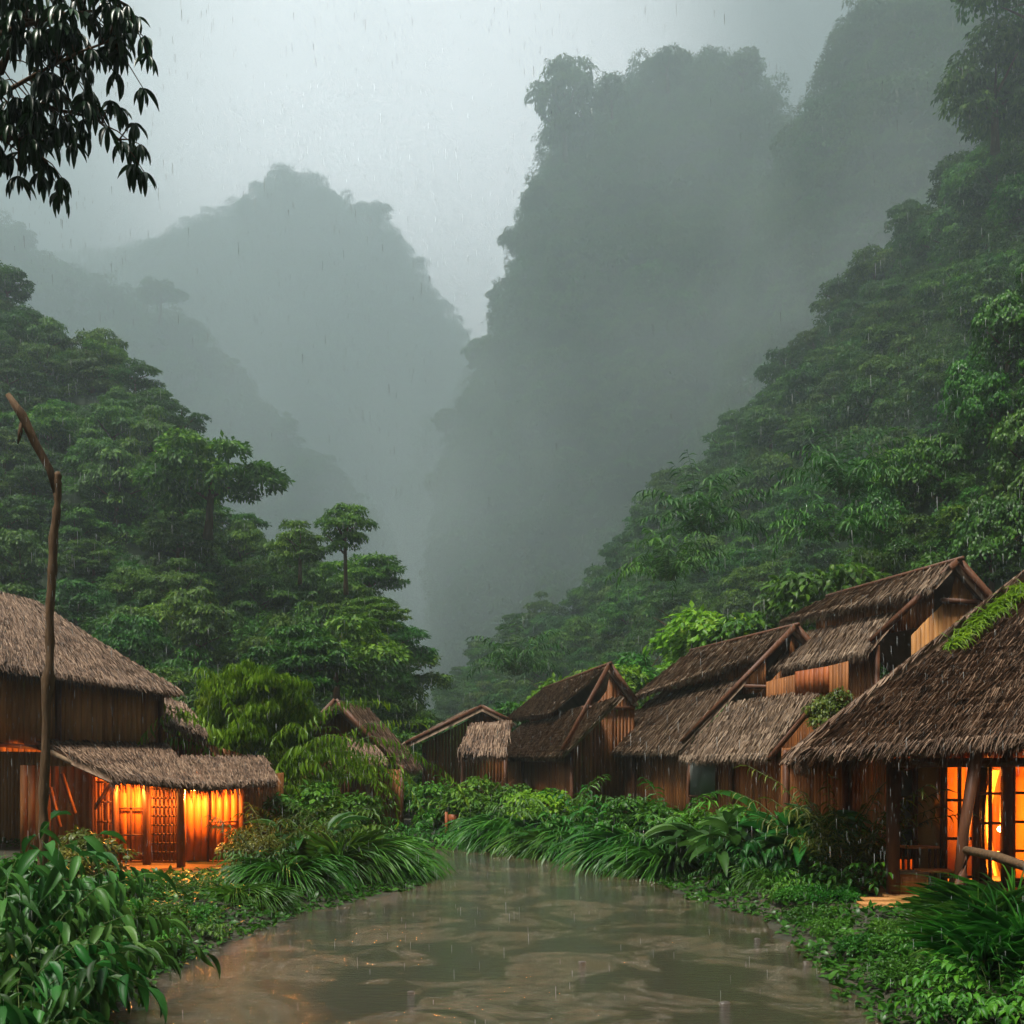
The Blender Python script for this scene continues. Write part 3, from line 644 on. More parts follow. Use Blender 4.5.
# lean-to along the foot of the tall house, reaching towards the viewer
def leanto():
    h = r4; inv = i4['inv']; L_ = lambda p: np.array(p) - inv
    a = i4['a']; v = i4['v']
    E0 = np.array(at(768, 754, 24.3)); n = slope_plane(E0, ((225 - CX) / F, 1), 1, .80)[1]
    E1 = on_plane(681, 757, E0, n); T1 = on_plane(731, 703, E0, n); T0 = on_plane(822, 690, E0, n)
    thatch('porch_roof', L_(T1), L_(T0), L_(E0), L_(E1), h, 'thatch_grey', seed=50, over=.26, clump=.03, density=240, width=.030, length=.5, thick=.10, lift=.04)
    bars('porch_beam', [(L_(E0 + [0, 0, -.12]), L_(T0 + [0, 0, -.12]))], .09, 'timber', h, .14)
    W1 = E1[:2] - v * .5; W0 = E0[:2] - v * .5 - a * 3.2
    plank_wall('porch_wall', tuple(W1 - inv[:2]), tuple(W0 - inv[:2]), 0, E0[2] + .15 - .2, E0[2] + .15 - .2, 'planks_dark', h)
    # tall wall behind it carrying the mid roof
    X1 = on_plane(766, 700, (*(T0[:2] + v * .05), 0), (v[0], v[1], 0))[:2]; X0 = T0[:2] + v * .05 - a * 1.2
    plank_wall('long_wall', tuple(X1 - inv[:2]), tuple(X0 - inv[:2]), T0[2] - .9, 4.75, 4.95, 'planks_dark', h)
    # warm light painted as red boards in the wall, grey shutter low down
    q0 = on_plane(797, 668, (*X0, 0), (v[0], v[1], 0)); q1 = on_plane(830, 664, (*X0, 0), (v[0], v[1], 0)); zb = on_plane(815, 694, (*X0, 0), (v[0], v[1], 0))[2]
    c0 = q0[:2] + v * .05; c1 = q1[:2] + v * .05
    tag(plank_wall('shutter', tuple(c0 - inv[:2]), tuple(c1 - inv[:2]), zb - .2, q0[2] - .3, q0[2] - .3, 'planks_red', h, w_=.2), 'boarded panel under the upper eave, tinted red for the warm light on it')
    q0 = on_plane(692, 760, (*W0, 0), (v[0], v[1], 0)); q1 = on_plane(719, 758, (*W0, 0), (v[0], v[1], 0)); zb = on_plane(705, 797, (*W0, 0), (v[0], v[1], 0))[2]
    c0 = q0[:2] + v * .05; c1 = q1[:2] + v * .05
    mb = MB(); d = (c1 - c0); 
    p = [(*(c0 - inv[:2]), zb - .2), (*(c1 - inv[:2]), zb - .2), (*(c1 - inv[:2]), q1[2] - .2), (*(c0 - inv[:2]), q0[2] - .2)]
    vv = v * .03; mb.add(p + [(x + vv[0], y + vv[1], z) for x, y, z in p], [(0, 1, 2, 3), (4, 5, 6, 7), (0, 1, 5, 4), (1, 2, 6, 5), (2, 3, 7, 6), (3, 0, 4, 7)])
    sh = mb.build('window', M['zinc'], h)
    ed = [np.array(x) + [vv[0], vv[1], 0] for x in p]
    bars('frame', [(ed[i], ed[(i + 1) % 4]) for i in range(4)], .06, 'timber', sh)
    for px in (735, 790, 850):
        q_ = on_plane(px, 760, (*W0, 0), (v[0], v[1], 0)); pp = q_[:2] + v * .12 - inv[:2]
        bars('post', [((*pp, -.3), (*pp, E0[2] - .1))], .12, 'timber', h)
m, t, N, L, P = new_mat('zinc'); P.inputs['Base Color'].default_value = (.16, .18, .17, 1); P.inputs['Roughness'].default_value = .5; P.inputs['Metallic'].default_value = .3; M['zinc'] = m
leanto()

# ---- lit materials
def glow(name, col, s):
    m, t, N, L, P = new_mat(name); P.inputs['Base Color'].default_value = (*col, 1); P.inputs['Emission Color'].default_value = (*col, 1); P.inputs['Emission Strength'].default_value = s; return m
M['bulb'] = glow('lit_bulb', (1, .62, .22), 22)
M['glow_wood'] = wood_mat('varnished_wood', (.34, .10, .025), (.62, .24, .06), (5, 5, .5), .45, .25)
m, t, N, L, P = new_mat('paper_pane'); P.inputs['Base Color'].default_value = (.85, .62, .28, 1); P.inputs['Roughness'].default_value = .6
tr = N.new('ShaderNodeBsdfTranslucent'); tr.inputs['Color'].default_value = (.95, .66, .25, 1); ms = N.new('ShaderNodeMixShader'); ms.inputs[0].default_value = .6
L.new(P.outputs[0], ms.inputs[1]); L.new(tr.outputs[0], ms.inputs[2]); L.new(ms.outputs[0], N['Material Output'].inputs['Surface']); M['paper'] = m

def lamp(loc, power, label, name='hanging_lamp', r_=.055, drop=.25, shade=True):
    t = empty(name, loc); tag(t, label, 'lamp')
    mb = MB(); mb.tube([(0, 0, .06), (0, 0, drop)], .008, 6); mb.build('cord', M['timber'], t)
    mb = MB(); mb.tube([(0, 0, -r_), (0, 0, -r_ * .6), (0, 0, 0), (0, 0, r_ * .7), (0, 0, r_)], [r_ * .3, r_ * .8, r_, r_ * .7, r_ * .3], 12); mb.build('bulb', M['bulb'], t, True)
    mb = MB(); mb.tube([(0, 0, .05), (0, 0, .09)], [.035, .03], 10); mb.build('socket', M['timber'], t)
    l = bpy.data.lights.new('lamp_light', 'POINT'); l.energy = power; l.color = (1, .32, .05); l.shadow_soft_size = .08; l.use_shadow = True
    o = bpy.data.objects.new('lamp_light', l); COL.objects.link(o); o.parent = t; o.location = (0, -.14, -.03)
    return t

# ---- the lit house on the left
hx = empty('thatched_house', (-9, 24, .2)); tag(hx, 'large plank-walled thatched house on the left with a glowing orange porch', 'house', 'houses left of the path')
I = np.array([-9, 24, .2]); L_ = lambda p: np.array(p, float) - I
tl, tr_, br, bl = at(-60, 578, 24), at(38, 603, 30.5), at(182, 692, 26.2), at(-60, 655, 20.0)
thatch('roof', L_(tl), L_(tr_), L_(br), L_(bl), hx, 'thatch', density=300, width=.028, over=.3, seed=60, clump=.03, sag=.05, lift=.045)
bk = [np.array(tr_), np.array(tl), np.array(tl) + [-6, 2, -4], np.array(tr_) + [-4, 6, -4]]
thatch('back_roof', L_(bk[1]), L_(bk[0]), L_(bk[3]), L_(bk[2]), hx, 'thatch', density=30, width=.08, skirt=False, seed=61)
WA, WB = np.array(at(-40, 700, 21.2))[:2], np.array(at(164, 700, 26.2))[:2]
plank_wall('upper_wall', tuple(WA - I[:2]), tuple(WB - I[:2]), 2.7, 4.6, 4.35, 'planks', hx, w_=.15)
plank_wall('end_wall', tuple(WB - I[:2]), tuple(WB + [-6, 3] - I[:2]), 0, 4.3, 4.3, 'planks', hx, w_=.15)
for t_ in (0.05, .42, .97):
    p = WA + (WB - WA) * t_ + np.array([.06, -.03]) - I[:2]; bars('post', [((*p, 2.65), (*p, 4.4))], .10, 'timber', hx)
# porch roof in two parts
e0, e1, e2 = at(112, 775, 20.6), at(206, 784, 21.7), at(277, 779, 22.4)
t0, t1, t2 = at(36, 741, 22.6), at(166, 745, 26.3), at(264, 757, 25.6)
thatch('porch_roof', L_(t0), L_(t1), L_(e1), L_(e0), hx, 'thatch', density=340, width=.026, over=.3, seed=62, clump=.04, lift=.045)
t1b = at(180, 757, 25.5)
thatch('porch_roof', L_(t1b), L_(t2), L_(e2), L_(e1), hx, 'thatch', density=340, width=.026, over=.3, seed=63, clump=.04, lift=.045)
bars('rafter', [(L_(at(38, 746, 22.4)), L_(at(116, 783, 20.8)))], .09, 'timber_pale', hx, .1)
bars('rafter', [(L_(at(-30, 742, 21.6)), L_(at(40, 748, 22.4)))], .09, 'timber', hx, .1)
# wing further back
w0, w1, w2, w3 = at(150, 690, 27.2), at(188, 706, 27.6), at(206, 736, 26.6), at(160, 728, 26.4)
thatch('wing_roof', L_(at(120, 680, 28.5)), L_(at(186, 704, 29.5)), L_(at(208, 735, 27.2)), L_(at(150, 715, 26.8)), hx, 'thatch', density=150, width=.045, over=.3, seed=64)
plank_wall('wing_wall', tuple(np.array(at(160, 700, 27.3))[:2] - I[:2]), tuple(np.array(at(268, 700, 29))[:2] - I[:2]), 2.2, 3.35, 2.5, 'planks_dark', hx)
# glowing front: floor z .35, wall behind the posts
FY = 23.5; fz = .35
def fp(px, z, dy=0.0): 
    y = FY + dy; return L_(((px - CX) / F * y, y, z))
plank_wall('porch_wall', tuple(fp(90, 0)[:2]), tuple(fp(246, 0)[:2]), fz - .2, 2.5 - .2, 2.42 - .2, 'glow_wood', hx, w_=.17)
plank_wall('porch_wall', tuple(fp(20, 0, .5)[:2]), tuple(fp(90, 0, .5)[:2]), fz - .2, 2.4, 2.35, 'planks_dark', hx, w_=.17)
plank_wall('side_wall', tuple(fp(90, 0)[:2]), tuple(fp(90, 0, .6)[:2]), fz - .2, 2.3, 2.3, 'planks_dark', hx)
plank_wall('side_wall', tuple(fp(246, 0)[:2]), tuple((fp(246, 0) + [.2, 3.0, 0])[:2]), fz - .2, 2.12, 2.2, 'planks_dark', hx)
def lattice(px0, px1, z0, z1, cols, rws, dy, parent, name='door', fill=None, mat='timber'):
    t = None
    a_, b_ = fp(px0, z0, dy), fp(px1, z0, dy); pr = []
    for i in range(cols + 1):
        x = a_ + (b_ - a_) * i / cols; pr.append((x, (x[0], x[1], z1 - .2)))
    for j in range(rws + 1):
        z = z0 + (z1 - z0) * j / rws - .2; pr.append(((a_[0], a_[1], z), (b_[0], b_[1], z)))
    mb = MB()
    for i, q_ in enumerate(pr): mb.beam(q_[0], q_[1], .06 if i in (0, cols) else .022, .045)
    return mb.build(name, M[mat], parent)
lattice(96, 114, fz, 2.2, 3, 4, -.10, hx, 'door'); lattice(118, 144, fz, 2.2, 2, 3, -.10, hx, 'door'); lattice(150, 178, fz, 2.25, 7, 9, -.14, hx, 'screen')
lattice(208, 240, fz, 2.2, 1, 2, -.10, hx, 'door')
for px, dy, w_ in ((115, -.6, .11), (147, -.55, .15), (181, -1.1, .15), (243, -.2, .14), (93, -.5, .09)):
    p = fp(px, 0, dy); bars('post', [((p[0], p[1], -.2), (p[0], p[1], 2.25))], w_, 'timber', hx)
bars('brace', [(fp(93, 1.55, -.5), fp(112, 2.2, -.55)), (fp(75, 1.5, -.8), fp(62, 2.4, -.8)), (fp(60, 1.2, -.9), fp(50, 2.1, -.9))], .07, 'timber', hx)
mb = MB()
a0 = fp(60, fz - .2, -2.2); a1 = fp(250, fz - .2, .3)
for k in range(14):
    y0_ = a0[1] + (a1[1] - a0[1]) * k / 14; y1_ = a0[1] + (a1[1] - a0[1]) * (k + 1) / 14 - .015
    mb.box((a0[0] + random.uniform(-.1, .1), y0_, -.02 + random.uniform(0, .01)), (a1[0] - random.uniform(0, .9 if k < 7 else .1), y1_, .11))
mb.build('porch_floor', M['timber_pale'], hx)
lamp((*(np.array(fp(131, 0, -.55))[:2] + I[:2]), 2.22), 190, 'bright bare bulb hanging over the orange doors of the left porch')
lamp((*(np.array(fp(196, 0, -.5))[:2] + I[:2]), 2.05), 270, 'bulb tucked under the porch thatch beside the plain orange panel')

# ---- small gable house behind the bamboo on the left
h2 = empty('thatched_house', at(345, 765, 36)); h2.location.z = .2; tag(h2, 'small dark gabled thatched house behind the drooping bamboo on the left', 'house', 'houses left of the path')
I2 = np.array(h2.location); K_ = lambda p: np.array(p, float) - I2
pk = at(336, 701, 35); lb = at(296, 742, 35); rb = at(395, 765, 35); bkv = np.array([.4, 5.0, 0])
thatch('roof', K_(pk), K_(np.array(pk) + bkv), K_(np.array(rb) + bkv), K_(rb), h2, 'thatch', density=120, width=.05, seed=70)
thatch('back_roof', K_(np.array(pk) + bkv), K_(pk), K_(lb), K_(np.array(lb) + bkv), h2, 'thatch', density=120, width=.05, seed=71)
of = np.array([0, -.12, .03]); bars('barge_board', [(K_(np.array(pk) + of), K_(np.array(rb) + of)), (K_(np.array(pk) + of), K_(np.array(lb) + of))], .08, 'timber', h2, .17)
gl, gr = np.array(at(300, 740, 35.6))[:2], np.array(at(388, 740, 35.6))[:2]; px_ = np.array(pk)[:2]
def tp2(t):
    x = gl[0] + (gr[0] - gl[0]) * t; s = (pk[2] - rb[2]) / (rb[0] - pk[0]); return pk[2] - .35 - .2 - abs(x - pk[0]) * s
plank_wall('gable_wall', tuple(gl - I2[:2]), tuple(gr - I2[:2]), 0, 0, 0, 'planks_dark', h2, top=tp2)
thatch('porch_roof', K_(at(338, 735, 35.3)), K_(at(368, 738, 35.4)), K_(at(388, 761, 34.0)), K_(at(330, 758, 34.0)), h2, 'thatch', density=150, width=.05, seed=72)
plank_wall('porch_wall', tuple(np.array(at(352, 740, 34.6))[:2] - I2[:2]), tuple(np.array(at(402, 740, 34.6))[:2] - I2[:2]), -.1, 2.25, 2.25, 'planks_dark', h2)
for px in (368, 402, 352):
    p = np.array(at(px, 740, 34.4))[:2] - I2[:2]; bars('post', [((*p, -.3), (*p, 2.4))], .12, 'timber_pale' if px == 368 else 'timber', h2)
# ------------------------------------------------------------------ near hut on the right
h5 = empty('thatched_hut', (8, 18, .2)); tag(h5, 'nearest hut on the right with deep shaggy thatch and warm lit windows', 'hut')
J = np.array([8, 18, .2]); H_ = lambda p: np.array(p, float) - J
c0 = at(799, 750, 16.6); c1 = at(1300, 718, 15.6); top0 = at(1070, 540, 20.5); top1 = at(1300, 520, 20.0)
c0, c1, top0, top1 = [np.array(p) for p in (c0, c1, top0, top1)]
thatch('roof', H_(top0), H_(top1), H_(c1), H_(c0), h5, 'thatch', thick=.28, density=700, length=.8, width=.020, sag=.12, over=.38, seed=80, clump=.08, lift=.06)
bkc = np.array([c0[0] + 2.0, 24.5, c0[2]])
thatch('side_roof', H_(top0), H_(top0 + [0.01, 0, 0]), H_(c0), H_(bkc), h5, 'thatch', thick=.2, density=120, width=.05, over=.4, seed=81, skirt=True)
FL = .35
# local frame of the front wall
def hp(px, z, y=18.3): return H_(((px - CX) / F * y, y, z))
plank_wall('side_wall', tuple((hp(888, 0) + [.9, 4.5, 0])[:2]), tuple(hp(888, 0)[:2]), 0, 3.4, 3.4, 'planks', h5)
pa, pb = hp(915, 0), hp(943, 0); mb = MB(); mb.box((pa[0], pa[1] - .01, FL - .2), (pb[0], pa[1] + .03, 3.0)); mb.build('front_wall', M['mat_weave'], h5)
plank_wall('side_wall', tuple(hp(1300, 0)[:2]), tuple((hp(1300, 0) + [0, 4.0, 0])[:2]), 0, 3.6, 3.6, 'planks', h5)
plank_wall('lintel_wall', tuple(hp(888, 0, 18.36)[:2]), tuple(hp(1300, 0, 18.36)[:2]), 2.72 - .2, 3.4, 3.4, 'planks_dark', h5)
bars('lintel', [(hp(885, 2.66, 18.2), hp(1300, 2.70, 18.2))], .12, 'timber', h5, .12)
bars('sill', [(hp(940, FL + .06, 18.25), hp(1300, FL + .06, 18.25))], .12, 'timber', h5, .12)
bars('eave_beam', [(hp(893, 2.62, 17.0), hp(1300, 2.66, 16.7))], .10, 'timber', h5, .13)
def posth(px, y, w_, z1=2.75, mat='timber', name='post', lean=0.0):
    p = hp(px, 0, y); bars(name, [((p[0] - lean, p[1], -.25), (p[0], p[1], z1))], w_, mat, h5)
posth(893, 17.2, .17, 2.5); posth(1007, 18.15, .15); posth(943, 18.2, .08); posth(975, 18.2, .08); posth(915, 18.25, .08)
mb = MB(); p0 = hp(978, 2.9, 16.4); p1 = hp(964, 1.5, 16.4); p2 = hp(957, .1, 16.4); mb.tube([p0, p1, p2], [.10, .085, .10], 9, .2); mb.build('leaning_post', M['timber'], h5, True)
# windows
def window5(px0, px1, z0, z1, cols, rws, y=18.3, name='window', pane=True):
    a_, b_ = hp(px0, 0, y), hp(px1, 0, y); mb = MB()
    for i in range(cols + 1):
        x = a_ + (b_ - a_) * i / cols; mb.beam((x[0], x[1], z0 - .2), (x[0], x[1], z1 - .2), .07 if i in (0, cols) else .04, .06)
    for j in range(rws + 1):
        z = z0 + (z1 - z0) * j / rws - .2; mb.beam((a_[0], a_[1] - .003, z), (b_[0], b_[1] - .003, z), .06 if j in (0, rws) else .035, .05)
    o = mb.build(name, M['timber'], h5)
    if pane:
        mb = MB(); mb.box((a_[0], a_[1] + .02, z0 - .2), (b_[0], b_[1] + .026, z1 - .2)); mb.build('pane', M[pane], o)
    return o
m, t, N, L, P = new_mat('window_glass'); N.remove(P)
gb = N.new('ShaderNodeBsdfGlossy'); gb.inputs['Roughness'].default_value = .05; gb.inputs['Color'].default_value = (.5, .5, .5, 1); tb = N.new('ShaderNodeBsdfTransparent'); tb.inputs['Color'].default_value = (.95, .93, .9, 1)
fr = N.new('ShaderNodeFresnel'); fr.inputs['IOR'].default_value = 1.4; ms = N.new('ShaderNodeMixShader'); L.new(fr.outputs[0], ms.inputs[0]); L.new(tb.outputs[0], ms.inputs[1]); L.new(gb.outputs[0], ms.inputs[2]); L.new(ms.outputs[0], N['Material Output'].inputs['Surface']); M['glass'] = m
window5(945, 974, .55, 2.66, 2, 3, pane='paper'); window5(977, 1003, .45, 2.62, 2, 4, pane='glass'); window5(1013, 1060, .5, 2.62, 3, 4, pane='paper'); window5(899, 914, .9, 2.55, 1, 3, y=18.32, pane='zinc')
# room behind the windows
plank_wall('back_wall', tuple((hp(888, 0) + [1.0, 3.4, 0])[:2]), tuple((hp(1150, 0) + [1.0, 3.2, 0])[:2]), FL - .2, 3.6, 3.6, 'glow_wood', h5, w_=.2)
mb = MB(); q0 = hp(880, FL - .2 + .2, 18.36); mb.box((q0[0], q0[1], -.1), (q0[0] + 8, q0[1] + 4, FL - .2)); mb.build('floor', M['timber_pale'], h5)
mb = MB(); mb.box((q0[0] + .6, q0[1] + .1, 3.42), (q0[0] + 8, q0[1] + 4, 3.5)); mb.build('ceiling', M['planks'], h5)
# curtain inside
def curtain(px0, px1, y, z0, z1, label):
    t = tag(empty('curtain', ((px0 - CX) / F * y, y, z1)), label, 'curtain', None); n = 40; V = []; Q = []
    wd = (px1 - px0) / F * y
    for j in range(8):
        for i in range(n):
            u = i / (n - 1); s = j / 7; V.append((wd * (u * (1 - .25 * math.sin(math.pi * s))), .06 * math.sin(u * 38) * (.5 + s), -(z1 - z0) * s))
    for j in range(7):
        for i in range(n - 1): Q.append((j * n + i, j * n + i + 1, (j + 1) * n + i + 1, (j + 1) * n + i))
    obj('cloth', np_mesh('cloth', V, [Q], [M['paper']], True), t)
    mb = MB(); mb.tube([(-.1, 0, .03), (wd + .1, 0, .03)], .015, 8); mb.build('rod', M['timber'], t)
curtain(962, 1000, 18.9, .5, 2.5, 'pale curtain hanging inside the glazed door of the near hut')
lamp((*(hp(1000, 0, 19.5)[:2] + J[:2]), 1.35), 260, 'low lamp glowing behind the curtain inside the near hut', drop=2.2)
lamp((*(hp(1050, 0, 19.3)[:2] + J[:2]), 2.5), 320, 'bulb under the ceiling of the near hut behind its yellow window', drop=.9)
lamp((*(hp(955, 0, 19.9)[:2] + J[:2]), 2.5), 260, 'bulb at the back of the near hut seen through its left window', drop=.9)
# porch deck, step
mb = MB(); d0 = hp(890, 0, 16.9)
for k in range(9):
    mb.box((d0[0] + random.uniform(-.05, .05), d0[1] + k * .155, .12), (d0[0] + 4.5, d0[1] + k * .155 + .145, FL - .2 + .03 + random.uniform(-.006, .0)))
mb.build('deck', M['planks'], h5)
mb = MB(); d0 = hp(866, 0, 15.7)
for k in range(4):
    mb.box((d0[0] + random.uniform(-.05, .05) + .1 * k, d0[1] + k * .30, .03 + .03 * k), (d0[0] + 1.05 + .08 * k + random.uniform(-.1, .1), d0[1] + k * .30 + .27, .085 + .03 * k))
mb.build('step', M['planks'], h5)
for yy in (.08, 1.0):
    mb = MB(); mb.box((d0[0] + .15, d0[1] + yy, -.4), (d0[0] + .95, d0[1] + yy + .1, .028)); mb.build('step_bearer', M['timber'], h5)
# bench, table on the porch
def bench(loc, w_, d_, h_, label):
    t = tag(empty('bench', loc), label, 'bench'); mb = MB()
    for k in range(3): mb.box((0, k * d_ / 3, h_ - .04), (w_, (k + 1) * d_ / 3 - .01, h_))
    mb.build('seat', M['glow_wood'], t)
    for x, y in ((.02, .02), (w_ - .08, .02), (.02, d_ - .08), (w_ - .08, d_ - .08)):
        mb = MB(); mb.box((x, y, 0), (x + .06, y + .06, h_ - .042)); mb.build('leg', M['timber'], t)
bp_ = np.array(at(921, 800, 17.4)); bench((bp_[0], 17.35, FL), .58, .35, .42, 'low wooden bench on the porch under the window of the near hut')
t = tag(empty('wooden_chest', (at(899, 800, 17.3)[0], 17.25, FL)), 'plain orange-brown wooden chest on the porch beside the front post', 'chest')
mb = MB(); mb.box((0, 0, 0), (.48, .38, .36)); 
for x in (0, .455): mb.box((x - .003, -.012, 0), (x + .028, 0, .36))
mb.build('box', M['glow_wood'], t); mb = MB(); mb.box((-.015, -.015, .362), (.495, .395, .40)); mb.build('lid', M['timber_pale'], t)
t = tag(empty('side_table', (at(903, 800, 17.9)[0], 17.75, FL)), 'slim wooden table standing behind the chest against the hut wall', 'table')
mb = MB(); mb.box((0, 0, .76), (.6, .35, .80)); mb.build('table_top', M['glow_wood'], t)
for x, y in ((.04, .03), (.52, .03), (.04, .28), (.52, .28)):
    mb = MB(); mb.box((x, y, 0), (x + .04, y + .04, .758)); mb.build('leg', M['timber'], t)
# log railing and curved root
t = tag(empty('log_railing', (at(970, 852, 14.5)[0], 14.5, .1)), 'slanting log rail in front of the near hut beside the step', 'railing')
Ti = np.array(t.location)
mb = MB(); mb.tube([tuple(np.array(at(966, 850, 14.5)) - Ti), tuple(np.array(at(995, 856, 13.9)) - Ti), tuple(np.array(at(1060, 878, 13.0)) - Ti)], [.06, .07, .06], 9, .2); mb.build('rail', M['bark'], t, True)
mb = MB(); mb.tube([tuple(np.array(at(968, 850, 14.5)) - Ti), tuple(np.array(at(962, 880, 14.4)) - Ti), tuple(np.array(at(948, 925, 14.2)) - Ti)], [.06, .075, .09], 9, .2); mb.build('post', M['timber'], t, True)
mb = MB(); mb.tube([tuple(np.array(at(1052, 874, 13.1)) - Ti), tuple(np.array(at(1052, 960, 13.1)) - Ti)], [.06, .08], 9, .2); mb.build('post', M['timber'], t, True)
# ------------------------------------------------------------------ plant shapes
LONG = strip(5, 1.1, lambda t: .5 * math.sin(math.pi * min(1, t * .92 + .06)) ** .7, .25)
OVATE = strip(5, .7, lambda t: .5 * (math.sin(math.pi * min(1, (t * .96 + .02)) ** .8)) ** .8, .3)
BLADE = strip(6, 2.0, lambda t: .5 * (1 - t) ** .6 + .01, .3)
BLADE_SOFT = strip(6, 1.5, lambda t: .5 * (1 - t) ** .6 + .01, .3)
NARROW = strip(2, .7, lambda t: .5 * math.sin(math.pi * (t * .86 + .07)), .2)
NARROWX = (np.array(NARROW[0]) * [1, .34, 1], NARROW[1])
BIGBLADE = strip(9, 1.9, lambda t: .5 * math.sin(math.pi * min(1, t * .93 + .05)) ** .55, .22)

def stem_path(r, L, el, az, droop, base, n=12):
    pts = [np.array(base, float)]; e = el
    for i in range(n):
        d = np.array([math.cos(az) * math.cos(e), math.sin(az) * math.cos(e), math.sin(e)]); pts.append(pts[-1] + d * L / n); e -= droop / n * (0.4 + 1.2 * i / n)
    return np.array(pts)

def frond_plant(seed, n, L, el=(60, 88), droop=1.6, base_r=.15, tmpl=LONG, leaf=.3, lw=.08, nl=10, t0=.25, hang=.3, stem_r=.008, lat=.9, up=.0):
    """returns (leaf V,F) and stem mesh builder for a plant of arching stems with leaves along them"""
    r = np.random.default_rng(seed); pos, ax, nr, sz, wd = [], [], [], [], []; st = MB()
    for k in range(n):
        az = r.uniform(0, 6.283); b = np.array([math.cos(az), math.sin(az), 0]) * base_r * r.random() ** .5
        l = L * r.uniform(.6, 1.1); pts = stem_path(r, l, math.radians(r.uniform(*el)), az + r.normal(scale=.3), droop * r.uniform(.6, 1.2), b)
        st.tube([tuple(p) for p in pts[::3]] + [tuple(pts[-1])], [stem_r * (1 - .15 * i) for i in range(len(pts[::3]) + 1)], 4)
        for j in range(nl):
            t = t0 + (1 - t0) * (j + .5 * r.random()) / nl; f = t * (len(pts) - 1); i = min(int(f), len(pts) - 2); p = pts[i] + (pts[i + 1] - pts[i]) * (f - i)
            d = unit(pts[i + 1] - pts[i]); s_ = unit(np.cross(d, [0, 0, 1.0]) + 1e-6) * (1 if j % 2 else -1)
            a = unit(d * .55 + s_ * lat + np.array([0, 0, up - hang]) + r.normal(scale=.18, size=3)); pos.append(p); ax.append(a)
            nr.append(unit(np.array([0, 0, 1.0]) + s_ * -.2 + r.normal(scale=.25, size=3))); k2 = r.uniform(.7, 1.2) * (1 - .35 * abs(t - .55)); sz.append(leaf * k2); wd.append(lw * k2)
        pos.append(pts[-1]); ax.append(unit(pts[-1] - pts[-2])); nr.append(np.array([0, .1, 1.0])); sz.append(leaf); wd.append(lw)
    return scatter(*tmpl, np.array(pos), np.array(ax), np.array(nr), np.array(sz), np.array(wd)), st

def blades(seed, n, L, w_, base_r=.15, el=(45, 88), tmpl=BLADE, az0=None, azs=3.14):
    r = np.random.default_rng(seed); az = r.uniform(0, 6.283, n) if az0 is None else az0 + r.uniform(-azs, azs, n); rad = base_r * r.random(n) ** .5; e = np.radians(r.uniform(*el, n))
    pos = np.stack([np.cos(az) * rad, np.sin(az) * rad, np.zeros(n) - .02], -1)
    ax = np.stack([np.cos(az) * np.cos(e), np.sin(az) * np.cos(e), np.sin(e)], -1)
    nr = np.stack([-np.cos(az) * np.sin(e), -np.sin(az) * np.sin(e), np.cos(e)], -1) + r.normal(scale=.15, size=(n, 3))
    return scatter(*tmpl, pos, ax, nr, L * r.uniform(.5, 1.1, n), w_ * r.uniform(.7, 1.2, n))

def to_mesh(name, mat, *vf):
    mb = MB()
    for V, Fa in vf: mb.addnp(V, Fa)
    return mb.mesh(name, M[mat])

M['sedge'] = leaf_mat('sedge_leaves', (.014, .055, .008), (.040, .135, .012), (.10, .24, .024), nscale=1.2, rough=.33)
M['olive'] = leaf_mat('olive_leaves', (.045, .065, .008), (.11, .14, .014), (.25, .24, .030), nscale=1.2)
M['cover'] = leaf_mat('creeping_leaves', (.012, .055, .006), (.035, .130, .010), (.080, .210, .018), nscale=1.5, rough=.35)
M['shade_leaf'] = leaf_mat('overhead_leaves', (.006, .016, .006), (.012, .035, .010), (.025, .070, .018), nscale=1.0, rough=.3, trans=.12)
M['stem'] = wood_mat('green_stem', (.03, .06, .012), (.10, .14, .03), (3, 3, 3), .5, .1)

SHAPES = {}      # kind -> list of (foliage mesh, stem mesh or None)
def reg(kind, foliage, stem=None): SHAPES.setdefault(kind, []).append((foliage, stem))
for i in range(3):
    lf, st = frond_plant(100 + i, 26, 1.7, (58, 88), 2.1, .25, OVATE, .36, .105, 11, .2, .8, .007)
    reg('broad', to_mesh('foliage', 'broad', lf), st.mesh('stems', M['stem']))
for i in range(3):
    lf, st = frond_plant(110 + i, 30, 1.15, (35, 88), 2.0, .12, NARROW, .17, .035, 26, .12, .25, .005)
    reg('fern', to_mesh('foliage', 'plant', lf), st.mesh('stems', M['stem']))
for i in range(4):
    reg('sedge', to_mesh('foliage', 'sedge', blades(120 + i, 420, 1.15, .030, .28, (35, 89)), blades(125 + i, 160, .6, .025, .3, (10, 70))))
for i in range(3):
    reg('long', to_mesh('foliage', 'sedge', blades(130 + i, 170, 1.3, .030, .14, (70, 92), BLADE_SOFT), blades(134 + i, 120, .75, .026, .2, (40, 85))))
for i in range(3):
    lf, st = frond_plant(140 + i, 15, .95, (58, 89), 1.1, .22, OVATE, .72, .21, 1, .8, .25, .012); r_ = random.Random(i)
    for k in range(5): a_ = k * 1.3; st.tube([(.1 * math.cos(a_), .1 * math.sin(a_), -.4), (.07 * math.cos(a_), .07 * math.sin(a_), .1)], [.05, .03], 7)
    reg('banana', to_mesh('foliage', 'broad', lf), st.mesh('stems', M['stem']))
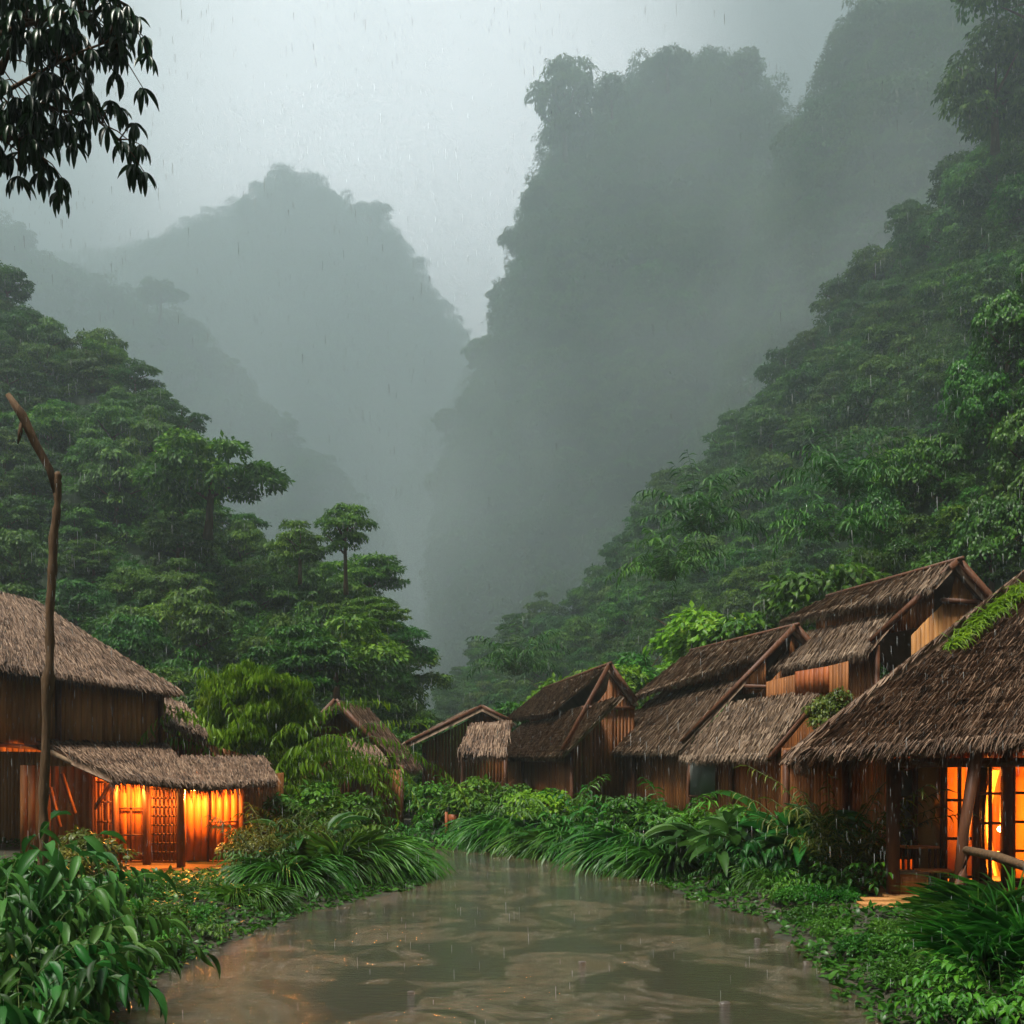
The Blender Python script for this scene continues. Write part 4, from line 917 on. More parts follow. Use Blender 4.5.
for i in range(3):
    lf, st = frond_plant(150 + i, 60, 3.1, (58, 89), 2.7, .12, NARROW, .16, .034, 46, .35, .9, .008, .6); cm = crown_mesh('foliage', 210 + i, M['lime'], lobes=34, leaves=15000, leaf=.095, flat=.85, spread=(.66, .66, .6), lobe_r=(.13, .26), hang=2.0, tmpl=NARROWX)
    cv = np.zeros(len(cm.vertices) * 3, np.float32); cm.vertices.foreach_get('co', cv); cf = np.zeros(len(cm.loops), np.int32); cm.loops.foreach_get('vertex_index', cf); cv = cv.reshape(-1, 3) + np.array([0, 0, 1.6])
    reg('weeping', to_mesh('foliage', 'lime', lf, (cv, cf.reshape(-1, 4))), st.mesh('culms', M['stem']))
for i in range(2):
    lf, st = frond_plant(160 + i, 26, 2.1, (60, 89), 1.3, .3, NARROW, .24, .035, 20, .25, .4, .012, .7)
    reg('reed', to_mesh('foliage', 'olive', lf), st.mesh('culms', M['stem']))
for i, mt in enumerate(('plant', 'plant', 'lime', 'lime', 'olive')):
    reg('shrub' if i < 2 else ('bright' if i < 4 else 'croton'), crown_mesh('foliage', 170 + i, M[mt], lobes=24, leaves=5200, leaf=.12, flat=.75, spread=(.65, .65, .6), lobe_r=(.22, .4), tmpl=LEAF_BIG if i in (0, 2, 4) else LEAF), limb_mesh('stems', 175 + i, .75, .02, 9, .6, .5))
for i in range(3):
    reg('mound', crown_mesh('foliage', 180 + i, M['cover'], lobes=26, leaves=9000, leaf=.085, flat=.8, spread=(.75, .75, .25), lobe_r=(.22, .36), hang=.3))
for i in range(3):
    lf, st = frond_plant(190 + i, 34, 1.0, (25, 85), 1.7, .3, OVATE, .15, .065, 12, .15, .35, .004)
    reg('herb', to_mesh('foliage', 'plant', lf), st.mesh('stems', M['stem']))
for i in range(3):
    reg('vine', crown_mesh('foliage', 200 + i, M[('plant', 'tree', 'plant')[i]], lobes=34, leaves=9000, leaf=.10, flat=1.15, spread=(.7, .7, .8), lobe_r=(.2, .34), hang=1.5, tmpl=LEAF_BIG), TRUNK[i])
KNAME = dict(broad='large_leaf_plant', fern='fern', sedge='sedge_clump', long='grass_clump', banana='banana_plant', weeping='weeping_bamboo', reed='reed_clump', shrub='shrub', bright='shrub', croton='shrub', mound='creeper_mound', herb='leafy_plant', vine='vine_covered_tree')
KCAT = dict(broad='plant', fern='fern', sedge='sedge', long='grass', banana='banana plant', weeping='bamboo', reed='reeds', shrub='shrub', bright='shrub', croton='shrub', mound='creeper', herb='plant', vine='tree')
cnt_ = {}
def grow(kind, x, y, z, s, label, group=None, rz=None, sz=None, sink=None, tiltx=0, tilty=0):
    k = cnt_.get(kind, 0); cnt_[kind] = k + 1
    fo, st = SHAPES[kind][k % len(SHAPES[kind])]
    t = empty(KNAME[kind], (x, y, z), rz if rz is not None else random.uniform(0, 6.28), s)
    if sz: t.scale.z = s * sz
    t.rotation_euler.x = tiltx; t.rotation_euler.y = tilty
    tag(t, label, KCAT[kind], group)
    lift = {'shrub': .45, 'bright': .45, 'croton': .45, 'mound': .05, 'vine': .9}.get(kind, 0)
    f = obj('foliage', fo, t, (0, 0, lift))
    if st: obj({'vine': 'trunk', 'weeping': 'culms'}.get(kind, 'stems'), st, t)
    return t
def plant(kind, px, Y, s, label, group=None, **k):
    x = (px - CX) / F * Y; z = float(ground_z(np.array([x]), np.array([Y]))[0]) - .02
    return grow(kind, x, Y, z, s, label, group, **k)

# ------------------------------------------------------------------ trees on the slopes
def slope_tree(p, s, kind, label, group, name='jungle_tree', rz=None, sq=1.0, trunk_h=.9):
    t = empty(name, (p[0], p[1], p[2] - .3), random.uniform(0, 6.28) if rz is None else rz); tag(t, label, 'tree', group)
    tr = obj('trunk', TRUNK[kind % 3], t); tr.scale = (s, s, s * trunk_h)
    c = obj('crown', CROWN['mid', kind % 6], t, (0, 0, s * trunk_h)); c.scale = (s, s, s * sq)
    return t
def slope_trees(hill, n, sep, s0, s1, labels, group, seed, **k):
    r = random.Random(seed); m = 0
    for p in hill.sample(n * 3, sep, seed, **k):
        if m >= n: break
        if not in_view(p, 70): continue
        x, y = topx(p); up = min(1.0, max(0.0, (765 - y) / 500))
        if p[1] < 39: continue
        m += 1; i = 0 if up > .45 else 1
        slope_tree(p, r.uniform(s0, s1) * (.75 + .25 * p[1] / 100), r.randrange(6), labels[i], group + (' high up', ' lower down')[i], sq=r.uniform(.8, 1.3), trunk_h=r.uniform(.55, .9))
slope_trees(slope_left, 120, 4.3, 2.3, 4.0, ('rain-soaked jungle tree in the forest high on the near left slope', 'jungle tree in the thicket covering the foot of the left slope'), 'trees on the near left slope', 11)
slope_trees(slope_right, 175, 7.0, 3.2, 5.2, ('misty jungle tree high on the near right slope', 'misty jungle tree on the lower half of the near right slope'), 'trees on the near right slope', 12)
def under(name, hill, n, sep, s0, s1, label, seed):
    pts = [p for p in hill.sample(n, sep, seed) if in_view(p, 40)]; r = np.random.default_rng(seed)
    gn_scatter(name, [p + np.array([0, 0, .3]) for p in pts], r.uniform(s0, s1, len(pts)), label, 'undergrowth', seed=seed)
under('undergrowth', slope_left, 2600, 1.9, 1.3, 2.6, 'dense dark undergrowth between the trees of the left slope', 21)
under('undergrowth', slope_right, 4600, 3.2, 2.2, 4.2, 'dense undergrowth between the trees of the right slope', 22)
under('undergrowth', bank_right, 1200, 1.2, .8, 1.6, 'thick low growth covering the bank behind the right row of houses', 23)
r_ = random.Random(5); nb = 0
for p in bank_right.sample(150, 2.6, 31, v1=1.0):
    if not in_view(p, 40): continue
    x, y = topx(p); nb += 1; kd = 'vine' if (x > 890 and y < 520) else r_.choice(['vine', 'shrub', 'shrub', 'bright'])
    lb = {'vine': 'tree smothered in hanging vines on the bank behind the right-hand houses', 'shrub': 'green shrub on the bank behind the right-hand houses', 'bright': 'bright lime-green shrub on the bank behind the right-hand houses'}[kd]
    grow(kd, p[0], p[1], p[2] - .5, r_.uniform(1.5, 2.4) if kd != 'vine' else r_.uniform(1.8, 2.6), lb, {'vine': 'vine-covered trees on the right bank', 'shrub': 'shrubs on the right bank', 'bright': 'lime shrubs on the right bank'}[kd])
def lone(px, py_base, Y, s, kind, label, sq=1.0, th=1.0, rz=0.0):
    p = at(px, py_base, Y); return slope_tree((p.x, p.y, p.z), s, kind, label, None, name='broadleaf_tree', rz=rz, sq=sq, trunk_h=th)
# plants standing out on the right slope
for px, py, Y, s, lb in ((700, 510, 62, 4.5, 'big drooping fern half lost in mist left of the vine-covered bank'), (845, 470, 50, 3.4, 'big pale fern arching out of the right bank below the vines'), (838, 520, 49, 3.0, 'bright fern arching below the big pale fern'), (515, 655, 80, 4.5, 'misty fern at the low left end of the right slope'), (668, 560, 60, 3.6, 'drooping fern above the right-hand roofs')):
    p = at(px, py, Y); grow('fern', p.x, p.y, p.z - .35 * s, s, lb, None)
# crowns breaking the far skylines
for i, (px, py, Y, s, kd) in enumerate(((478, 378, 480, 17, 3), (500, 318, 470, 15, 1), (520, 262, 470, 18, 0), (446, 440, 480, 15, 4), (436, 505, 470, 14, 3), (612, 118, 440, 17, 5), (668, 92, 430, 19, 0), (742, 92, 430, 18, 2), (438, 570, 460, 13, 1))):
    lone(px, py, Y * 1.44, s * .85, kd, 'misty tree standing out along the left edge and summit of the steep right peak', rz=i).__setitem__('group', 'skyline trees of the right peak')
for i, (px, py, Y, s, kd) in enumerate(((20, 255, 940, 17, 1), (62, 292, 940, 15, 3), (108, 314, 930, 17, 0), (232, 385, 900, 14, 4), (286, 440, 860, 13, 1), (336, 490, 830, 12, 5))):
    lone(px, py, Y, s, kd, 'hazy tree on the skyline of the misty left ridge', rz=i).__setitem__('group', 'skyline trees of the left ridge')
for i, (px, py, Y, s, kd) in enumerate(((288, 202, 1010 * 1.5, 22, 3), (322, 208, 1520, 20, 0), (392, 254, 1520, 20, 4), (246, 220, 1520, 20, 1))):
    lone(px, py, Y, s, kd, 'faint tree on the summit line of the distant mountain', rz=i).__setitem__('group', 'skyline trees of the distant mountain')
# single trees that stand out
lone(208, 535, 74, 5.4, 2, 'large umbrella-shaped tree with a bare pale trunk on the left slope', 1.15, .85)
lone(346, 590, 66, 2.5, 3, 'slender airy tree rising above the left slope at the valley gap', .9, 1.6)
lone(300, 580, 70, 2.4, 1, 'bushy tree left of the slender airy tree', .9, 1.1)
lone(375, 640, 60, 2.6, 4, 'little tree at the right end of the left slope', .8, .6)
lone(338, 735, 52, 4.0, 0, 'big round dense tree directly behind the small gabled house', 1.15, .95)
lone(300, 720, 49, 3.0, 4, 'rounded tree half behind the big round tree, on its left', 1.1, .95)
lone(995, 150, 130, 9, 1, 'dark tree high at the upper right corner of the view', 1.2, .9)
lone(1035, 60, 125, 8.5, 5, 'dark tree partly out of view at the top right corner', 1.2, .9)
lone(566, 170, 640, 31, 3, 'tall emergent tree on the left shoulder of the steep right peak', 1.2, 1.2)
lone(545, 235, 630, 17, 2, 'flat-topped tree leaning off the left edge of the steep right peak', .8, 1.4)
lone(160, 325, 880, 22, 2, 'flat-crowned tree on the skyline of the misty left ridge', .8, 1.3)
lone(370, 240, 1570, 34, 5, 'faint tree on the right shoulder of the distant mountain', .8, 1.2)
# ------------------------------------------------------------------ planting between and behind the houses
x_ = lambda px, Y: (px - CX) / F * Y
SW = [2.35, 2.0, 1.1]
p = at(256, 765, 29.5); grow('weeping', p.x, p.y, .2, SW.pop(0), 'bright weeping bamboo arching over the small house on the left', None)
p = at(225, 765, 31.5); grow('weeping', p.x, p.y, .2, SW.pop(0), 'smaller weeping bamboo pressed against the left side of the big clump', None)
p = at(252, 765, 28.5); grow('weeping', p.x, p.y, .2, SW.pop(0), 'low weeping bamboo in front of the small gabled house', None)
for px, Y, s, kd, lb in (
    (610, 50, 2.6, 'bright', 'round yellow-green shrub rising between the second and third roofs on the right'),
    (650, 52, 3.0, 'shrub', 'dense green shrub behind the ridge of the brown house'),
    (700, 47, 3.4, 'bright', 'tall bright shrub above the roofs in the middle of the right row'),
    (735, 46, 3.0, 'bright', 'bright shrub just right of the tallest bright shrub above the roofs'),
    (560, 54, 2.6, 'bright', 'yellow-green shrub behind the low thatched house'),
    (520, 57, 2.4, 'shrub', 'green shrub behind the farthest roofs of the right row'),
    (480, 60, 2.2, 'bright', 'small yellow-green shrub at the far end of the right row'),
    (785, 44, 3.6, 'shrub', 'leafy shrub behind the tallest house, left of its ridge'),
    (840, 43, 4.0, 'shrub', 'leafy shrub straight behind the ridge of the tallest house'),
    (440, 62, 1.7, 'shrub', 'dark shrub closing the lane between the two rows'),
    (400, 58, 2.0, 'shrub', 'misty shrub behind the small gabled house, at its right'),
    (372, 56, 2.4, 'shrub', 'misty shrub under the big round tree')):
    p = at(px, 765, Y); grow(kd, p.x, p.y, .1 if px < 470 else (765 - {610: 690, 650: 680, 700: 655, 735: 655, 560: 700, 520: 715, 480: 735, 785: 650, 840: 630}[px]) / F * Y + .8, s, lb, None)
p = at(833, 722, 24.6); grow('croton', p.x, p.y, p.z - .3, .85, 'leafy bush growing up between the tall house and the near thatch', None, sz=1.1)
p = at(985, 640, 18.9)
# grass creeping over the near thatch
mb = MB(); r_ = np.random.default_rng(3); N_ = 1100; u = r_.random(N_); ww = r_.normal(scale=1, size=N_)
A_, B_ = np.array(at(1022, 590, 19.6)), np.array(at(950, 652, 18.4)); pp = A_ + (B_ - A_) * u[:, None] + np.array([.16, 0, .05]) * (ww * (1.15 - u))[:, None] + np.array([0, -.05, .08])
V, Fa = scatter(*BLADE_SOFT, pp, unit(np.array([-.5, -.6, .1]) + r_.normal(scale=.4, size=(N_, 3))), unit(np.array([-.3, -.4, 1.]) + r_.normal(scale=.3, size=(N_, 3))), .34 * r_.uniform(.5, 1.2, N_), .035)
mb.addnp(V, Fa); tag(mb.build('creeping_grass', M['lime']), 'bright grass creeping down the upper edge of the near shaggy thatch', 'grass')

# ------------------------------------------------------------------ right bank, from far to near
T = [
 ('shrub', 440, 35, 1.61, 'bushy shrub under the eave of the farthest right-hand house'),
 ('herb', 425, 32.5, 1.50, 'leafy plant at the bend of the path, at the far end'),
 ('fern', 470, 33.5, 2.11, 'hanging fern beside the small red post'),
 ('shrub', 490, 33.5, 1.81, 'rounded shrub in front of the low thatched house'),
 ('bright', 462, 34.5, 1.29, 'bright shrub spilling over below the farthest roof'),
 ('sedge', 505, 31.2, 1.81, 'arching sedge where the path bends out of sight'),
 ('sedge', 530, 30.5, 2.11, 'big sedge clump at the far right edge of the path'),
 ('bright', 545, 31.5, 1.34, 'lime shrub rising behind the big sedge clumps'),
 ('fern', 560, 30.5, 2.24, 'tall fern in front of the low thatched house'),
 ('sedge', 560, 28.7, 1.81, 'dark sedge clump overhanging the path edge'),
 ('sedge', 590, 28, 1.89, 'sedge clump left of the brown house door'),
 ('herb', 610, 28.6, 2.11, 'broad-leaved herb at the corner of the brown house'),
 ('fern', 600, 27.2, 1.40, 'low fern right at the muddy edge'),
 ('shrub', 640, 27, 1.40, 'shrub against the dark wall of the brown house'),
 ('fern', 668, 26, 2.11, 'arching fern in front of the brown house'),
 ('sedge', 645, 25, 1.96, 'tall sedge clump below the brown house'),
 ('sedge', 622, 25.4, 1.40, 'small sedge clump at the edge of the path'),
 ('bright', 690, 25.3, 1.06, 'small bright shrub under the grey window shutter'),
 ('fern', 690, 23.6, 1.46, 'fern between the sedge and the big banana leaves'),
 ('sedge', 672, 23.4, 1.55, 'drooping sedge at the muddy edge left of the banana leaves'),
 ('shrub', 730, 24, 1.25, 'shrub hugging the wall of the tallest house'),
 ('banana', 722, 22, 1.25, 'banana plant at the left of the broad leaf thicket'),
 ('banana', 755, 21.2, 1.35, 'banana plant in the middle of the broad leaf thicket'),
 ('banana', 792, 21, 1.50, 'tall banana plant with upright pale leaves by the dark wall'),
 ('banana', 825, 20.4, 1.30, 'banana plant at the right of the broad leaf thicket'),
 ('fern', 740, 19.9, .85, 'fern under the left banana leaves'),
 ('sedge', 775, 19.4, .8, 'sedge clump under the banana leaves'),
 ('fern', 805, 19.3, .8, 'dark fern at the foot of the tall banana plant'),
 ('banana', 738, 20.6, 1.15, 'low banana plant leaning over the muddy right edge'),
 ('banana', 808, 20.0, 1.2, 'low banana plant in front of the tall upright one'),
 ('broad', 760, 20, 0.80, 'low drooping broad-leaved plant in the leaf thicket'),
 ('reed', 842, 18.8, 1.25, 'olive reed clump left of the near hut corner post'),
 ('reed', 862, 18.6, .8, 'olive reed clump touching the near hut corner post'),
 ('herb', 850, 18.2, 1.12, 'leafy herb in front of the olive reeds'),
 ('mound', 838, 17.3, 0.55, 'creeper mound nearest the wooden step'),
 ('mound', 800, 17.6, 0.50, 'low creeper mound left of the wooden step'),
 ('mound', 815, 16.2, 0.50, 'creeper mound at the path edge below the step'),
 ('mound', 832, 14.9, 0.42, 'creeper mound in front of the wooden step'),
 ('mound', 895, 13.9, 0.40, 'creeper mound between the step and the long grass'),
 ('mound', 872, 13.2, 0.55, 'lumpy creeper mound at the near path edge'),
 ('mound', 915, 12.6, 0.60, 'large creeper mound beside the long grass'),
 ('mound', 905, 11.4, 0.50, 'low creeper mound at the bottom right of the path'),
 ('mound', 960, 11, 0.50, 'creeper mound under the arching grass in the near right corner'),
 ('herb', 775, 18.4, 0.62, 'sprawling leafy weed at the muddy right edge'),
 ('long', 958, 13.4, 0.8, 'tuft of long grass left of the log rail'),
 ('long', 975, 12.6, 0.95, 'tall tuft of long grass in front of the log rail'),
 ('long', 1000, 12.2, 1.10, 'tall tuft of long grass at the right edge of the view'),
 ('long', 960, 11.6, 0.75, 'arching grass tuft leaning over the creepers'),
 ('long', 985, 10.6, 0.90, 'arching grass tuft in the near right corner'),
 ('long', 1025, 10.9, 1.00, 'grass tuft cut by the right edge of the view'),
 ('long', 1015, 13.6, 1.20, 'tall grass behind the log rail'),
 ('herb', 1000, 9.7, 0.80, 'leafy plant in the bottom right corner'),
 ('herb', 950, 9.9, 0.60, 'small leafy plant near the bottom right corner'),
]
for kd, px, Y, s, lb in T: plant(kd, px, Y, s, lb)
# ------------------------------------------------------------------ left bank
T = [
 ('shrub', 345, 26.5, 1.55, 'green shrub in front of the small gabled house'),
 ('shrub', 300, 26, 1.75, 'tall green shrub right of the lit porch'),
 ('fern', 330, 24.5, 1.92, 'tall fern leaning over the left bank point'),
 ('fern', 300, 23.4, 1.68, 'fern beside the end of the lit porch'),
 ('sedge', 375, 23.4, 1.56, 'sedge clump at the tip of the left bank point'),
 ('sedge', 350, 22.2, 1.74, 'big sedge clump on the left bank point'),
 ('sedge', 392, 22.6, 1.08, 'small sedge clump hanging over the water at the point'),
 ('long', 340, 21.2, 1.32, 'long bladed grass on the left bank point'),
 ('sedge', 315, 21, 1.32, 'sedge clump left of the long bladed grass'),
 ('banana', 305, 21.8, 1.10, 'banana plant with one leaf arching to the right on the left bank point'),
 ('reed', 268, 20.8, 0.78, 'olive fern-like clump in front of the glowing wall'),
 ('croton', 250, 21, 0.75, 'yellowish shrub in front of the glowing wall'),
 ('broad', 262, 20.2, 0.60, 'small plant with upright heart-shaped leaves before the glowing wall'),
 ('sedge', 285, 19.4, 1.26, 'sedge clump below the yellowish shrub'),
 ('sedge', 258, 17.6, .8, 'arching sedge at the water edge on the left'),
 ('sedge', 235, 17.4, .7, 'sedge tuft between creepers and water on the left'),
 ('mound', 215, 18.4, 0.50, 'creeper mound in front of the lit porch'),
 ('mound', 185, 17.4, 0.55, 'creeper mound left of the sedge at the water edge'),
 ('mound', 150, 17.2, 0.50, 'creeper mound at the foot of the porch floor'),
 ('mound', 195, 15.6, 0.50, 'lumpy creeper mound by the orange reflection'),
 ('mound', 155, 15, 0.55, 'creeper mound in the middle of the left bank'),
 ('mound', 118, 15.2, 0.50, 'creeper mound behind the large foreground leaves'),
 ('mound', 160, 13.6, 0.45, 'low creeper mound at the near left water edge'),
 ('herb', 200, 14.9, 0.55, 'small leafy plant at the left water edge'),
 ('herb', 138, 13, 0.70, 'leafy plant between creepers and foreground leaves'),
 ('herb', 110, 17, 1.00, 'leafy plant in front of the porch post'),
 ('croton', 88, 18.5, 0.95, 'yellow-leaved bush in front of the left end of the porch'),
 ('croton', 68, 17.2, 0.75, 'smaller yellow-leaved bush beside the leaning pole'),
 ('shrub', 10, 14.2, 1.05, 'dark shrub at the left edge of the view below the eave'),
 ('herb', 30, 13.2, 1.50, 'dark leafy plant under the leaning pole'),
 ('banana', 42, 13.4, 0.90, 'small banana plant at the foot of the leaning pole'),
 ('broad', 10, 10.6, 1.05, 'tall large-leaved plant at the left edge of the view'),
 ('broad', 55, 10.2, 0.90, 'large-leaved plant below the leaning pole'),
 ('broad', -5, 9, 1.00, 'large-leaved plant nearest the left edge'),
 ('broad', 22, 8.8, 0.80, 'large-leaved plant in the near left corner'),
 ('broad', 38, 10.4, 0.62, 'large-leaved plant leaning towards the path'),
 ('broad', 30, 9.3, 0.55, 'low large-leaved plant beside the orange reflection'),
 ('herb', 78, 10.8, 0.80, 'leafy plant spilling onto the near left water edge'),
 ('broad', -2, 11.6, 1.15, 'tallest large-leaved plant rising at the left edge of the view'),
 ('broad', 20, 8.2, 0.60, 'dark large-leaved plant in the bottom left corner'),
 ('herb', 60, 8.4, 0.70, 'leafy plant at the bottom left corner'),
]
for kd, px, Y, s, lb in T: plant(kd, px, Y, s, lb)

# low ground cover on both banks: nobody could count it
r_ = np.random.default_rng(77); n = 60000
X = r_.uniform(-16, 14, n * 2); Y = 9 + 27 * r_.random(n * 2) ** 1.2
d = path_dist(X, Y); k = (d > -.05 + .25 * vnoise(X, Y, 1.3, 3)) & (d < 5) & (np.abs(X / Y) < .56); X, Y = X[k], Y[k]
Z = ground_z(X, Y); pos = np.stack([X, Y, Z + .02 + .10 * r_.random(len(X)) * smooth(0, .8, d[k])], -1)
# keep clear of the porch floors and step
k = ~((X > -11.5) & (X < -6) & (Y > 21)) & ~((X > 5.4) & (Y > 15.4) & (Y < 23)); pos = pos[k]; n = len(pos)
V, Fa = scatter(*LEAF_BIG, pos, unit(r_.normal(size=(n, 3)) * [1, 1, .3] + [0, 0, .25]), unit(r_.normal(size=(n, 3)) * .4 + [0, 0, 1]), .13 * r_.uniform(.5, 1.4, n) * (pos[:, 1] / 16) ** .3)
tag(obj('ground_cover', np_mesh('ground_cover', V, [Fa], [M['cover']])), 'low creeping leaves covering the soil of both banks', 'ground cover', kind='stuff')
# behind the lane
for px, Y, s, lb in ((395, 44, 1.8, 'misty bush behind the far bend, left'), (420, 47, 2.0, 'misty bush behind the far bend, right')):
    plant('shrub', px, Y, s, lb)

# ------------------------------------------------------------------ leaning broken pole
b = at(44, 925, 14.0); t = tag(empty('broken_pole', (b.x, b.y, .2)), 'tall bare broken pole bent over at the top, left of the porch', 'pole'); Bp = np.array(t.location)
q = lambda px, py, Y=14.0: tuple(np.array(at(px, py, Y)) - Bp)
pp_ = catmull(None, [q(41, 945), q(43, 850), q(45, 760), q(49, 660), q(52, 570), q(57, 500), q(57, 472)], 46); rr_ = [.068 - .018 * i / 45 + .008 * math.sin(i * 1.3) * math.sin(i * .37) + (.016 if i in (9, 21, 30, 41) else 0) + random.uniform(-.005, .005) for i in range(46)]; rr_[-1] = .03
mb = MB(); mb.tube([tuple(p_ + np.array([.010 * math.sin(i * .9), 0, 0])) for i, p_ in enumerate(pp_)], rr_, 10, .28); mb.build('trunk', M['bark'], t, True)
mb = MB(); mb.tube([q(57, 500), q(50, 470, 13.95), q(36, 444, 13.9), q(22, 415, 13.8), q(8, 394, 13.75)], [.03, .05, .055, .06, .035], 9, .35); mb.build('branch', M['bark'], t, True)
mb = MB(); mb.tube([q(22, 418, 13.8), q(20, 432, 13.8), q(18, 444, 13.82)], [.02, .03, .012], 7, .3); mb.build('branch', M['bark'], t, True)

# ------------------------------------------------------------------ branches hanging in from a tree at the upper left
t = tag(empty('overhanging_tree', (-5.4, 6.6, 0)), 'dark tree reaching leafy branches into the upper left corner', 'tree'); Bt = np.array(t.location)
q = lambda px, py, Y=6.6: np.array(at(px, py, Y)) - Bt
mb = MB(); mb.tube([(0, 0, -.2), (.1, 0, 2.0), (0, .1, 4.5), (.2, 0, 7.2), (.2, 0, 9)], [.28, .24, .2, .17, .1], 12, .2); mb.build('trunk', M['bark'], t, True)
R2_ = random.Random(4)
limbs = [[(-330, 250), (-120, 130), (-10, 116), (50, 108), (95, 118), (122, 142)], [(-330, 160), (-100, 110), (0, 95), (40, 72), (80, 52), (118, 38)], [(-330, 60), (-80, 60), (10, 30), (60, 14), (110, 10)],
         [(-330, 160), (-60, 140), (0, 137), (30, 140), (48, 165)], [(-330, -60), (-60, 0), (20, -10), (80, -20), (128, 6)], [(-100, 110), (0, 70), (20, 30), (30, -20)]]
tips = []; mb = MB()
for li, l in enumerate(limbs):
    c = [q(a_, b_, 6.6 + .15 * math.sin(li * 2 + a_ * .02)) for a_, b_ in l]; mb.tube([tuple(p_) for p_ in c], [.05, .03, .016, .011, .008, .005][:len(c)], 7, .2)
    for i in range(1, len(c) - 1):
        for k in range(10 if i > 1 else 8):
            p_ = c[i] + (c[i + 1] - c[i]) * R2_.random(); e = p_ + np.array([R2_.uniform(-.08, .16), R2_.uniform(-.3, .3), R2_.uniform(-.18, .16)])
            mb.tube([tuple(p_), tuple((p_ + e) / 2 + np.array([0, 0, .02])), tuple(e)], [.006, .004, .003], 5); tips.append(e)
    tips.append(c[-1])
mb.build('branch', M['bark'], t, True)
pos, ax, nr, sz = [], [], [], []
for e in tips:
    m_ = R2_.randint(6, 9)
    for k in range(m_):
        a_ = 6.283 * k / m_ + R2_.uniform(-.3, .3); ax.append((math.cos(a_) * .8, math.sin(a_) * .8, -R2_.uniform(.3, 1.6))); pos.append(e); nr.append((math.cos(a_) * .5, math.sin(a_) * .5, .8)); sz.append(R2_.uniform(.09, .17))
keep = [i for i in range(len(pos)) if True]
V, Fa = scatter(*strip(5, .5, lambda t: .5 * math.sin(math.pi * min(1, t * .92 + .06)) ** .8, .25), np.array(pos), np.array(ax), np.array(nr), np.array(sz) * 1.1, np.array(sz) * .25)
obj('foliage', np_mesh('foliage', V, [Fa], [M['shade_leaf']]), t)

# ------------------------------------------------------------------ small things by the path
t = tag(empty('marker_post', (x_(447, 33), 33.0, .15)), 'small red board on two red posts at the far bend of the path', 'post'); 
for dx in (-.07, .17):
    mb = MB(); mb.box((dx, 0, -.2), (dx + .09, .08, .9 if dx < 0 else .62)); mb.build('post', M['planks_red'], t)
mb = MB(); mb.box((.05, -.03, .50), (.40, .0, .82)); mb.build('board', M['planks_red'], t)
r_ = random.Random(9)
m, tt, N, L, P = new_mat('stone'); P.inputs['Base Color'].default_value = (.06, .05, .04, 1); P.inputs['Roughness'].default_value = .4; M['stone'] = m
for px, py, s, lb in ((411, 992, .035, 'small dark stone lying left of centre in the shallow water'), (582, 962, .04, 'dark pebble in the puddle right of centre'), (757, 939, .04, 'pebble near the right water edge'), (806, 962, .035, 'pebble close to the creepers on the right'), (725, 1003, .05, 'flat stone in the near right of the path')):
    Y = 2600 / (py - 765); mb = MB(); pts = []
    V = unit(np.random.default_rng(int(px)).normal(size=(60, 3)))
    import bmesh
    bm = bmesh.new(); bmesh.ops.create_icosphere(bm, subdivisions=2, radius=1)
    for v_ in bm.verts: v_.co *= 1 + .18 * mnoise.noise(v_.co * 1.7 + Vector((px, 0, 0))); v_.co.z *= .55
    me = bpy.data.meshes.new('stone'); bm.to_mesh(me); bm.free(); me.materials.append(M['stone'])
    o = obj('stone', me, None, (x_(px, Y), Y, -.006)); o.scale = (s * 1.3, s, s); tag(o, lb, 'stone', None)

# ------------------------------------------------------------------ falling rain
r_ = np.random.default_rng(12); n = 16000; Y = 5 + 24 * r_.random(n) ** .8
X = r_.uniform(-.6, .6, n) * Y; Z = r_.uniform(.1, 1, n) * (3 + .72 * Y)
DROP = ([(0, -.5, 0), (0, .5, 0), (.6, .4, .012), (.6, -.4, -.012), (1, 0, 0), (0, 0, .018)], [(0, 1, 2), (0, 2, 3), (3, 2, 4), (0, 5, 2), (0, 3, 5), (5, 3, 4)])
V, Fa = scatter(*DROP, np.stack([X, Y, Z], -1), np.array([.03, 0, -1.0]) + r_.normal(scale=.01, size=(n, 3)), unit(r_.normal(size=(n, 3)) * [1, 1, 0] + [0, 0, .01]), r_.uniform(.04, .085, n), .0024)
m, tt, N, L, P = new_mat('rain_water'); P.inputs['Base Color'].default_value = (.8, .85, .85, 1); P.inputs['Roughness'].default_value = .1; P.inputs['Transmission Weight'].default_value = .35; P.inputs['IOR'].default_value = 1.33
tag(obj('rain', np_mesh('rain', V, [Fa], [m])), 'fine rain falling over the flooded lane', 'rain', kind='stuff')
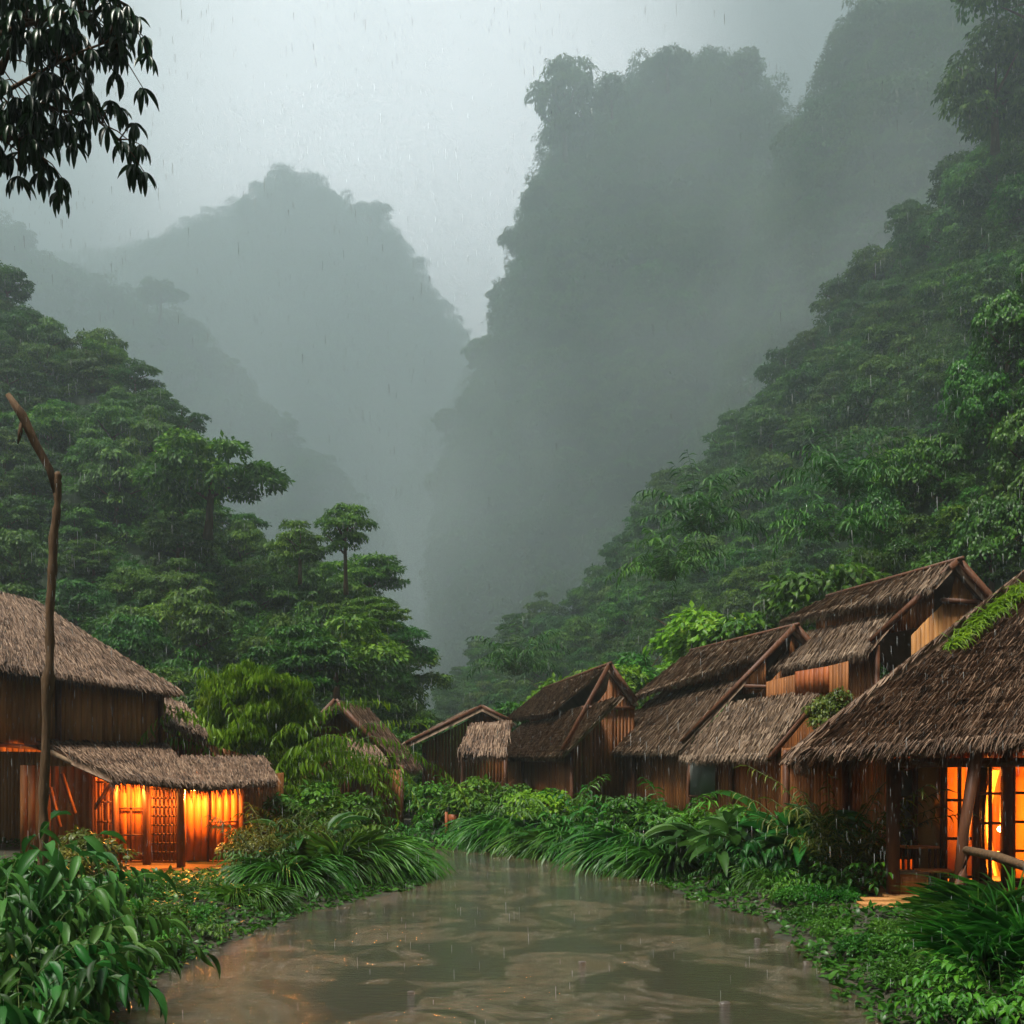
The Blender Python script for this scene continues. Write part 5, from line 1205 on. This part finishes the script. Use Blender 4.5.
# ------------------------------------------------------------------ haze
mb = MB(); mb.box((-1800, -40, -3), (1800, 2300, 1080)); 
hz = mb.build('haze', None); tag(hz, kind='stuff')
m = bpy.data.materials.new('haze'); m.use_nodes = True; N = m.node_tree.nodes; N.clear()
o_ = N.new('ShaderNodeOutputMaterial'); pv = N.new('ShaderNodeVolumePrincipled'); pv.inputs['Density'].default_value = HAZE
pv.inputs['Color'].default_value = (.73, .83, .865, 1); pv.inputs['Anisotropy'].default_value = .6
m.node_tree.links.new(pv.outputs[0], o_.inputs['Volume']); hz.data.materials.append(m)

# drifts of thicker mist, thin at their edges, lying in the valley and against the right-hand cliffs
import bmesh
m = bpy.data.materials.new('mist'); m.use_nodes = True; N = m.node_tree.nodes; L = m.node_tree.links; N.clear()
o_ = N.new('ShaderNodeOutputMaterial'); pv = N.new('ShaderNodeVolumePrincipled')
pv.inputs['Color'].default_value = (.88, .94, .96, 1); pv.inputs['Anisotropy'].default_value = .3
tc = N.new('ShaderNodeTexCoord'); ln = N.new('ShaderNodeVectorMath'); ln.operation = 'LENGTH'; L.new(tc.outputs['Object'], ln.inputs[0])
fo = N.new('ShaderNodeMapRange'); fo.interpolation_type = 'SMOOTHSTEP'; fo.inputs['From Min'].default_value = 1; fo.inputs['From Max'].default_value = .25; fo.inputs['To Min'].default_value = 0; fo.inputs['To Max'].default_value = .0052; L.new(ln.outputs['Value'], fo.inputs['Value'])
nz = N.new('ShaderNodeTexNoise'); nz.inputs['Scale'].default_value = 2.2; nz.inputs['Detail'].default_value = 3; L.new(tc.outputs['Object'], nz.inputs['Vector'])
nr_ = N.new('ShaderNodeMapRange'); nr_.inputs['From Min'].default_value = .38; nr_.inputs['From Max'].default_value = .66; L.new(nz.outputs['Fac'], nr_.inputs['Value'])
mu = N.new('ShaderNodeMath'); mu.operation = 'MULTIPLY'; L.new(fo.outputs[0], mu.inputs[0]); L.new(nr_.outputs[0], mu.inputs[1]); L.new(mu.outputs[0], pv.inputs['Density']); L.new(pv.outputs[0], o_.inputs['Volume'])
for loc, sc3, lb in (((-55, 520, 70), (170, 260, 230), 'pale mist lying in the narrow valley between the slopes'), ((100, 330, 150), (120, 90, 100), 'thin mist drifting across the cliffs of the right side')):
    bm = bmesh.new(); bmesh.ops.create_icosphere(bm, subdivisions=4, radius=1)
    me = bpy.data.meshes.new('mist_bank'); bm.to_mesh(me); bm.free(); me.materials.append(m)
    o = obj('mist_bank', me, None, loc); o.scale = sc3; tag(o, lb, 'mist', kind='stuff')
